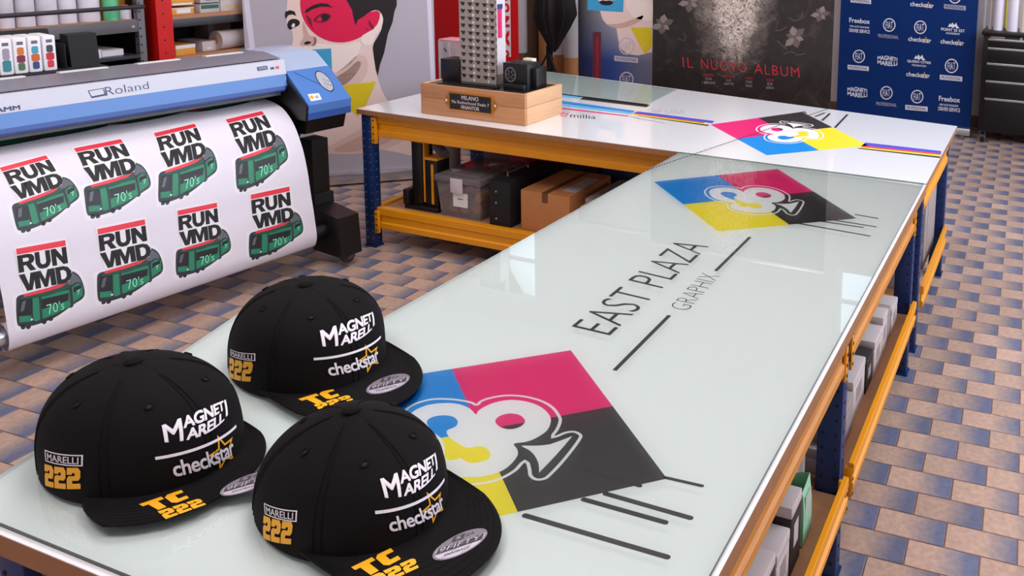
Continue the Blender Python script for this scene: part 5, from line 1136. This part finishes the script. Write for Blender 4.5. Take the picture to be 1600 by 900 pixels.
# tower
CONC = mat('model_concrete', (158, 146, 140), .7, var=.06, scale=40)
X0 = at_axis(719.5, 127, 1, 1.31)[0]; X1 = at_axis(776, 133, 1, 1.31)[0]; Y0 = 1.31; Y1 = 1.40; ZB = PZ1-.004; FH = .0455; NF = 20; NC = 5; ZT = ZB+FH*NF+.02
b = MB(); b.box((X0, Y0+.008, ZB), (X1-.003, Y1, ZT), CONC); b.box((X1-.003, Y0+.006, ZB+.06), (X1, Y1, ZT), mat('model_white_side', (214, 204, 210), .5)); b.box((X1-.003, Y0+.006, ZB), (X1, Y1, ZB+.06), CONC); b.build('tower_core', TM)
cw = (X1-X0)/NC
g_ = MB()
for k in range(NC+1): xx = X0+cw*k; g_.box((max(X0, xx-cw*.17), Y0, ZB), (min(X1, xx+cw*.17), Y0+.0085, ZT), CONC)
for f in range(NF+1): zz = ZB+.012+FH*f; g_.box((X0, Y0+.0003, zz-.010 if f else ZB), (X1, Y0+.0085, zz+.010), CONC)
fac = g_.build('facade_grid', TM)
wm = None; DW = mat('model_window_dark', (52, 46, 46), .25); LW = mat('model_window_lit', (226, 222, 226), .3)  # LW is the white of the glints painted in on the bays
w_ = MB(); hw = cw*.33; hh = FH/2-.011
w_.box((-hw, .0045, -hh), (hw, .0085, hh), DW); w_.box((-hw*1.1, .001, -hh), (-hw*.62, .0085, hh*.2), CONC); w_.box((hw*.62, .001, -hh), (hw*1.1, .0085, hh*.2), CONC); w_.box((-hw*.7, .0025, -hh*1.05), (hw*.7, .0085, -hh*.8), CONC)
wo = w_.build('window', TM); wo2 = None
for f in range(14):
    for k in range(NC):
        q = wo if (f == 0 and k == 0) else wo.copy()
        if q is not wo: COL.objects.link(q); q.parent = TM
        q.location = Vector((X0+cw*(k+.5), Y0, ZB+.012+FH*(f+.5)))-TM.location if q is not wo else Vector((0, 0, 0))
wo.data.transform(Matrix.Translation(TM.location))      # window mesh was stored relative to the model; make it local
for q in TM.children:
    if q.name.startswith('window') and q is not wo: pass
wo.location = Vector((X0+cw*.5, Y0, ZB+.012+FH*.5))-TM.location
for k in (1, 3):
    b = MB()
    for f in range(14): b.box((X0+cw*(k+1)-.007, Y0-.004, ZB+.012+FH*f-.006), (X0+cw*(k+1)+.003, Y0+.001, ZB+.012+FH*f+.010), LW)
    b.build('bay_glints', TM)['kind'] = 'stuff'  # raised white blocks painted in as glints on the bays
b = MB(); b.box((X1, Y0+.018, ZB+.29), (X1+.003, Y0+.055, ZB+.47), mat('sign_pink', (214, 40, 96), .45)); b.box((X1, Y0+.016, ZB+.47), (X1+.004, Y0+.062, ZB+.50), PRNAVY); b.build('vertical_sign', TM)
# small black blocks around the tower
def blk(name, u0, u1, yy, dep, ztop):
    x0 = at_axis(u0, 120, 1, yy)[0]; x1 = at_axis(u1, 120, 1, yy)[0]; b = MB(); b.box((x0, yy, ZB), (x1, yy+dep, ztop), BLACKP, bev=.002); return b.build(name, TM), x0, x1
blk('black_block', 689, 717, 1.29, .12, ZB+.135)
q, bx0, bx1 = blk('black_block', 786, 824, 1.26, .13, ZB+.155)
blk('black_block', 824.5, 838.5, 1.30, .10, ZB+.128); blk('low_block', 786, 818, 1.215, .035, ZB+.035); blk('low_block', 722, 776, 1.20, .03, ZB+.012)
DP = Pl((0, 1.26, 0), (1, 0, 0), (0, 0, 1)); D = Dec(); cc = (bx0+.055, ZB+.085); D.ring(INKGREY, cc, .038, .045, .10, 0, 26)
for a in range(6): D.line(INKGREY, (cc[0]+.012*math.cos(a), cc[1]+.012*math.sin(a)), (cc[0]+.03*math.cos(a*1.05), cc[1]+.03*math.sin(a*1.05)), .003, 0)
D.build('dial_emblem', q, DP.fn, eps=.0008)
b = MB(); xa = at_axis(817, 92, 1, 1.40)[0]; xc = at_axis(832, 92, 1, 1.40)[0]; b.box((xa, 1.40, ZB), (xc, 1.44, ZB+.165), mat('model_cream', (226, 214, 196), .6), bev=.002); b.build('cream_block', TM)
# clear acrylic box standing behind the plinth
ax0 = at_axis(684.5, 82, 1, 1.60)[0]; ax1 = at_axis(722, 82, 1, 1.60)[0]
AC = glassmat('clear_acrylic', (238, 232, 236), .05, 1.45, .35, (225, 215, 222))
o = thing('display_box', 'clear acrylic display box with red rim standing behind the tower model', 'box', ((ax0+ax1)/2, 1.66, .9012))
b = MB(); b.box((ax0, 1.60, .9012), (ax1, 1.72, 1.285), AC, bev=.004); b.build('acrylic_walls', o)
b = MB(); b.box((ax0+.01, 1.598, 1.284), (ax1, 1.722, 1.292), mat('rim_pink', (226, 150, 164), .4), bev=.002); b.build('rim', o)
ap = Pl((0, 1.5995, 0), (1, 0, 0), (0, 0, 1)); D = Dec(); D.poly(DARKSTEEL, [(ax0+.045, 1.235), (ax0+.065, 1.225), (ax0+.08, 1.205), (ax0+.06, 1.21)], 0); D.ring(INKGREY, (ax0+.12, 1.215), .02, .02, .25, 0, 14); D.build('sticker', o, ap.fn, eps=.0008)

# ------------------------------------------------------------------ things on the shelf of the back bench
SZ = .2505
o = thing('film_cutter', 'black and yellow upright tool standing at the left end of the lower shelf', 'tool', (-3.2, 1.24, SZ))
YEL = mat('tool_yellow', (224, 150, 24), .4)
b = MB(); b.box((-3.335, 1.17, SZ), (-3.07, 1.36, SZ+.03), BLACKP, bev=.006); b.build('base', o)
b = MB(); b.box((-3.285, 1.19, SZ+.03), (-3.205, 1.29, .69), BLACKP, bev=.005); b.build('column', o)
b = MB(); b.box((-3.290, 1.185, .69), (-3.180, 1.295, .705), YEL, bev=.003); b.build('column_cap', o)
b = MB(); b.box((-3.200, 1.195, .30), (-3.188, 1.24, .69), YEL, bev=.002); b.build('yellow_strip', o)
b = MB(); b.box((-3.180, 1.19, SZ+.03), (-3.085, 1.30, .585), BLACKP, bev=.005); b.build('housing', o)
b = MB(); b.box((-3.186, 1.185, .585), (-3.08, 1.305, .602), YEL, bev=.003); b.build('housing_cap', o)
b = MB(); b.box((-3.128, 1.184, .30), (-3.112, 1.19, .56), YEL); b.build('yellow_rule', o)
b = MB(); b.box((-3.335, 1.16, SZ+.03), (-3.29, 1.30, SZ+.13), BLACKP, bev=.006); b.build('clamp', o)
b = MB(); b.tube([(-3.05, 1.22, .63), (-3.15, 1.26, .66)], .03, GREYSTEEL, 14); b.build('lever', o)
FRX = max(-3.36, float(at_axis(679, 255, 1, 1.64)[0])); pass
o = cyl_thing('film_roll', 'silvery film roll standing between the black tool and the clear bin', 'roll', FRX, 1.64, SZ, .050, .41, mat('film_silver', (196, 188, 190), .35))
b = MB(); b.tube([(FRX, 1.64, SZ+.41), (FRX, 1.64, SZ+.47)], .022, BLACKP, 12); b.build('end_plug', o)
o = thing('storage_bin', 'translucent plastic bin with clip lid and white label on the lower shelf', 'bin', (-2.9, 1.35, SZ))
PLAS = glassmat('translucent_plastic', (236, 228, 230), .12, 1.4, .26, (206, 194, 198))
bx0, bx1, by0, by1 = -3.055, -2.725, 1.15, 1.56
b = MB(); t = .004
vs = lambda z, e: [(bx0+.018-e, by0+.018-e, z), (bx1-.018+e, by0+.018-e, z), (bx1-.018+e, by1-.018+e, z), (bx0+.018-e, by1-.018+e, z)]
b.add(vs(SZ, 0)+vs(SZ+.235, .018), [(0, 3, 2, 1), (0, 1, 5, 4), (1, 2, 6, 5), (2, 3, 7, 6), (3, 0, 4, 7)], PLAS); b.build('tub', o, fix=False)
b = MB(); b.box((bx0-.012, by0-.012, SZ+.225), (bx1+.012, by1+.012, SZ+.27), PLAS, bev=.012); b.box((bx0+.03, by0+.03, SZ+.27), (bx1-.03, by1-.03, SZ+.278), PLAS, bev=.004); b.build('lid', o)
b = MB(); b.box((-2.935, by0-.020, SZ+.17), (-2.845, by0-.010, SZ+.262), mat('clip_plastic', (206, 196, 200), .35), bev=.004); b.build('clip', o)
b = MB(); b.box((-2.935, by0+.004, SZ+.075), (-2.825, by0+.0062, SZ+.165), LABELW); b.build('label', o)
b = MB(); b.box((-2.90, by0+.003, SZ+.125), (-2.86, by0+.0039, SZ+.130), INKK); b.build('label_rule', o)
for k, (x, z, r, m) in enumerate(((-2.98, .30, .036, CARDB), (-2.90, .298, .032, CARDW), (-2.80, .31, .038, CARDB), (-2.96, .37, .03, SKIND), (-2.79, .38, .03, CARDO), (-2.86, .385, .028, GREYSTEEL))):
    q = MB(); q.tube([(x, 1.21, z), (x, 1.45, z)], r, m, 14); q.build('stored_roll', o)
o = thing('equipment_case', 'black equipment case with metal studs between the clear bin and the brown carton', 'case', (-2.57, 1.35, SZ))
b = MB(); b.box((-2.655, 1.14, SZ), (-2.50, 1.62, .535), BLACKM, bev=.006); b.build('shell', o)
for z in (.47, .40, .30): 
    b = MB(); b.tube([(-2.60, 1.142, z), (-2.60, 1.136, z)], .006, CHROME, 10); b.build('stud', o)
b = MB(); b.tube([(-2.60, 1.25, .535), (-2.60, 1.25, .556), (-2.60, 1.45, .556), (-2.60, 1.45, .535)], .007, GREYSTEEL, 8); b.build('handle', o)
o = carton('cardboard_box', 'brown parcel carton with dark tape and a white slip on the lower shelf', 'box', (-2.425, 1.142, SZ), (-2.085, 1.60, .505), CARDB, tape=mat('tape_brown', (110, 66, 40), .35))
b = MB(); b.box((-2.19, 1.22, .5052), (-2.10, 1.50, .5060), CARDW); b.build('delivery_slip', o)
carton('cardboard_box', 'dim carton to the right of the brown parcel under the white bench', 'box', (-2.03, 1.22, SZ), (-1.72, 1.62, .48), CARDG)
cyl_thing('tape_roll', 'pink edged tape roll in front of the dim carton on the lower shelf', 'tape roll', -1.99, 1.178, SZ, .038, .20, CARDW)
carton('cardboard_box', 'red box standing behind the clear bin on the lower shelf', 'box', (-2.86, 1.78, SZ), (-2.60, 2.0, .62), mat('card_red', (176, 22, 30), .6))
carton('cardboard_box', 'pink box behind the clear bin next to the red box', 'box', (-3.02, 1.80, SZ), (-2.87, 2.0, .64), mat('card_pink', (206, 96, 116), .6))
carton('cardboard_box', 'grey box behind the silvery film roll on the lower shelf', 'box', (-3.25, 1.82, SZ), (-3.04, 2.0, .62), CARDG)
carton('cardboard_box', 'dark box at the back of the lower shelf behind the black case', 'box', (-2.58, 1.76, SZ), (-2.28, 2.0, .56), mat('card_dark', (62, 44, 42), .7))
carton('cardboard_box', 'blue box at the back of the lower shelf behind the brown parcel', 'box', (-2.26, 1.78, SZ), (-1.90, 2.0, .55), mat('card_blue', (50, 70, 120), .6))

# ------------------------------------------------------------------ boxes on the right hand shelves
DZ = .3105
def sbox(label, y0, y1, h, x1, dep, m, group, lid=None, lab=None, zb=DZ):
    o = thing('storage_box', label, 'box', (x1-dep/2, (y0+y1)/2, zb), group)
    b = MB(); b.box((x1-dep, y0, zb), (x1, y1, zb+h-.035), m, bev=.003); b.build('carton', o)
    b = MB(); b.box((x1-dep-.001, y0-.001, zb+h-.034), (x1+.001, y1+.001, zb+h), lid or m, bev=.004); b.build('lid', o)
    yc = (y0+y1)/2; w = (y1-y0)
    b = MB(); b.box((x1-.001, yc-w*.22, zb+h*.35), (x1+.0008, yc+w*.22, zb+h*.68), lab or CARDG); b.build('label', o)
    b = MB(); b.box((x1-dep*.62, yc-w*.18, zb+h-.0005), (x1-dep*.38, yc+w*.18, zb+h+.0012), CARDG if m is not CARDG else CARDW); b.build('top_tab', o)
    return o
GN = 'boxes on the near right shelf'; GF = 'boxes on the shelf beyond the near blue post'
DARKB = mat('card_black', (40, 33, 34), .6)
sbox('black box with white lid nearest the bottom edge of the photo under the glass', -1.13, -.965, .195, -.060, .30, DARKB, GN, lid=CARDW)
sbox('white box with printed side, second from the bottom on the near right shelf', -.945, -.838, .165, -.062, .30, CARDW, GN)
sbox('black box with white lid standing beside the green bag', -.826, -.735, .212, -.062, .28, DARKB, GN, lid=CARDW, lab=CARDW)
sbox('white box behind the green bag, beside the near blue post', -.60, -.49, .225, -.125, .26, CARDW, GN)
sbox('small white box at the back between the white and black boxes', -.93, -.84, .20, -.37, .16, CARDW, GN)
sbox('white box at the back behind the green bag', -.72, -.62, .23, -.36, .2, CARDW, GN)
o = thing('paper_bag', 'pale green paper bag standing between the black box and the white box', 'bag', (-.094, -.668, DZ), None)
b = MB(); PB = []
for (w, d, z) in ((.038, .030, 0), (.042, .033, .006), (.042, .033, .06), (.040, .032, .11), (.036, .028, .155), (.038, .024, .178)):
    PB.append([(-.094+sx*d, -.668+sy*w, DZ+.0005+z+(.008*sx*sy if z > .17 else 0)) for sx, sy in ((-1, -1), (-.3, -1.08), (1, -1), (1.04, 0), (1, 1), (-.3, 1.05), (-1, 1), (-1.03, 0), (-1, -1))])
b.grid(PB, mat('pale_mint_paper', (146, 200, 164), .6)); b.build('bag_body', o, .5)
b = MB(); b.box((-.0625, -.694, DZ+.07), (-.0605, -.642, DZ+.15), mat('bag_grey_label', (176, 186, 178), .6)); b.build('label', o)
ys = -.385; defs = [(.13, .085, CARDW, 'low white box touching the near blue post with a small roll on top'), (.15, .14, CARDG, 'grey box between the low white box and the box with a slotted lid'), (.20, .165, CARDW, 'white box with a slotted lid, first tall one beyond the near blue post'), (.115, .135, DARKB, 'dark box between two white boxes beyond the near blue post'), (.155, .155, CARDW, 'white box with plain side behind the dark box on the right shelf'), (.105, .18, CARDW, 'tall slim white box halfway to the far blue post'), (.085, .15, CARDG, 'narrow grey box just past the tall slim white box'), (.14, .125, CARDW, 'pale box touching the far blue post')]
for w, h, m, lb in defs:
    sbox(lb, ys, ys+w-.006, h, -.062-.008*random.random(), .28, m, GF, lid=(CARDW if m is DARKB and random.random() < .0 else None)); ys += w+.008
o = thing('tape_roll', 'small grey tape roll on the low white box beside the near blue post', 'tape roll', (-.12, -.33, DZ+.086))
b = MB(); b.tube([(-.16, -.33, DZ+.1215), (-.085, -.33, DZ+.1215)], .035, CARDG, 18); b.build('tape', o); b = MB(); b.tube([(-.162, -.33, DZ+.1215), (-.083, -.33, DZ+.1215)], .018, DARKB, 14); b.build('core', o)
GB = 'boxes at the right end of the white bench'
sbox('white box at the near right end of the white bench shelf', 1.22, 1.42, .19, -.06, .26, CARDW, GB, zb=SZ); sbox('dark sided box at the right end of the white bench', 1.435, 1.50, .36, -.07, .24, DARKB, GB, lid=CARDG, zb=SZ)
sbox('grey box at the right end of the white bench beside the dark one', 1.512, 1.60, .39, -.06, .30, CARDG, GB, zb=SZ); sbox('tall pale box beside the last blue post of the white bench', 1.62, 1.93, .45, -.06, .30, CARDG, GB, lid=CARDW, zb=SZ)
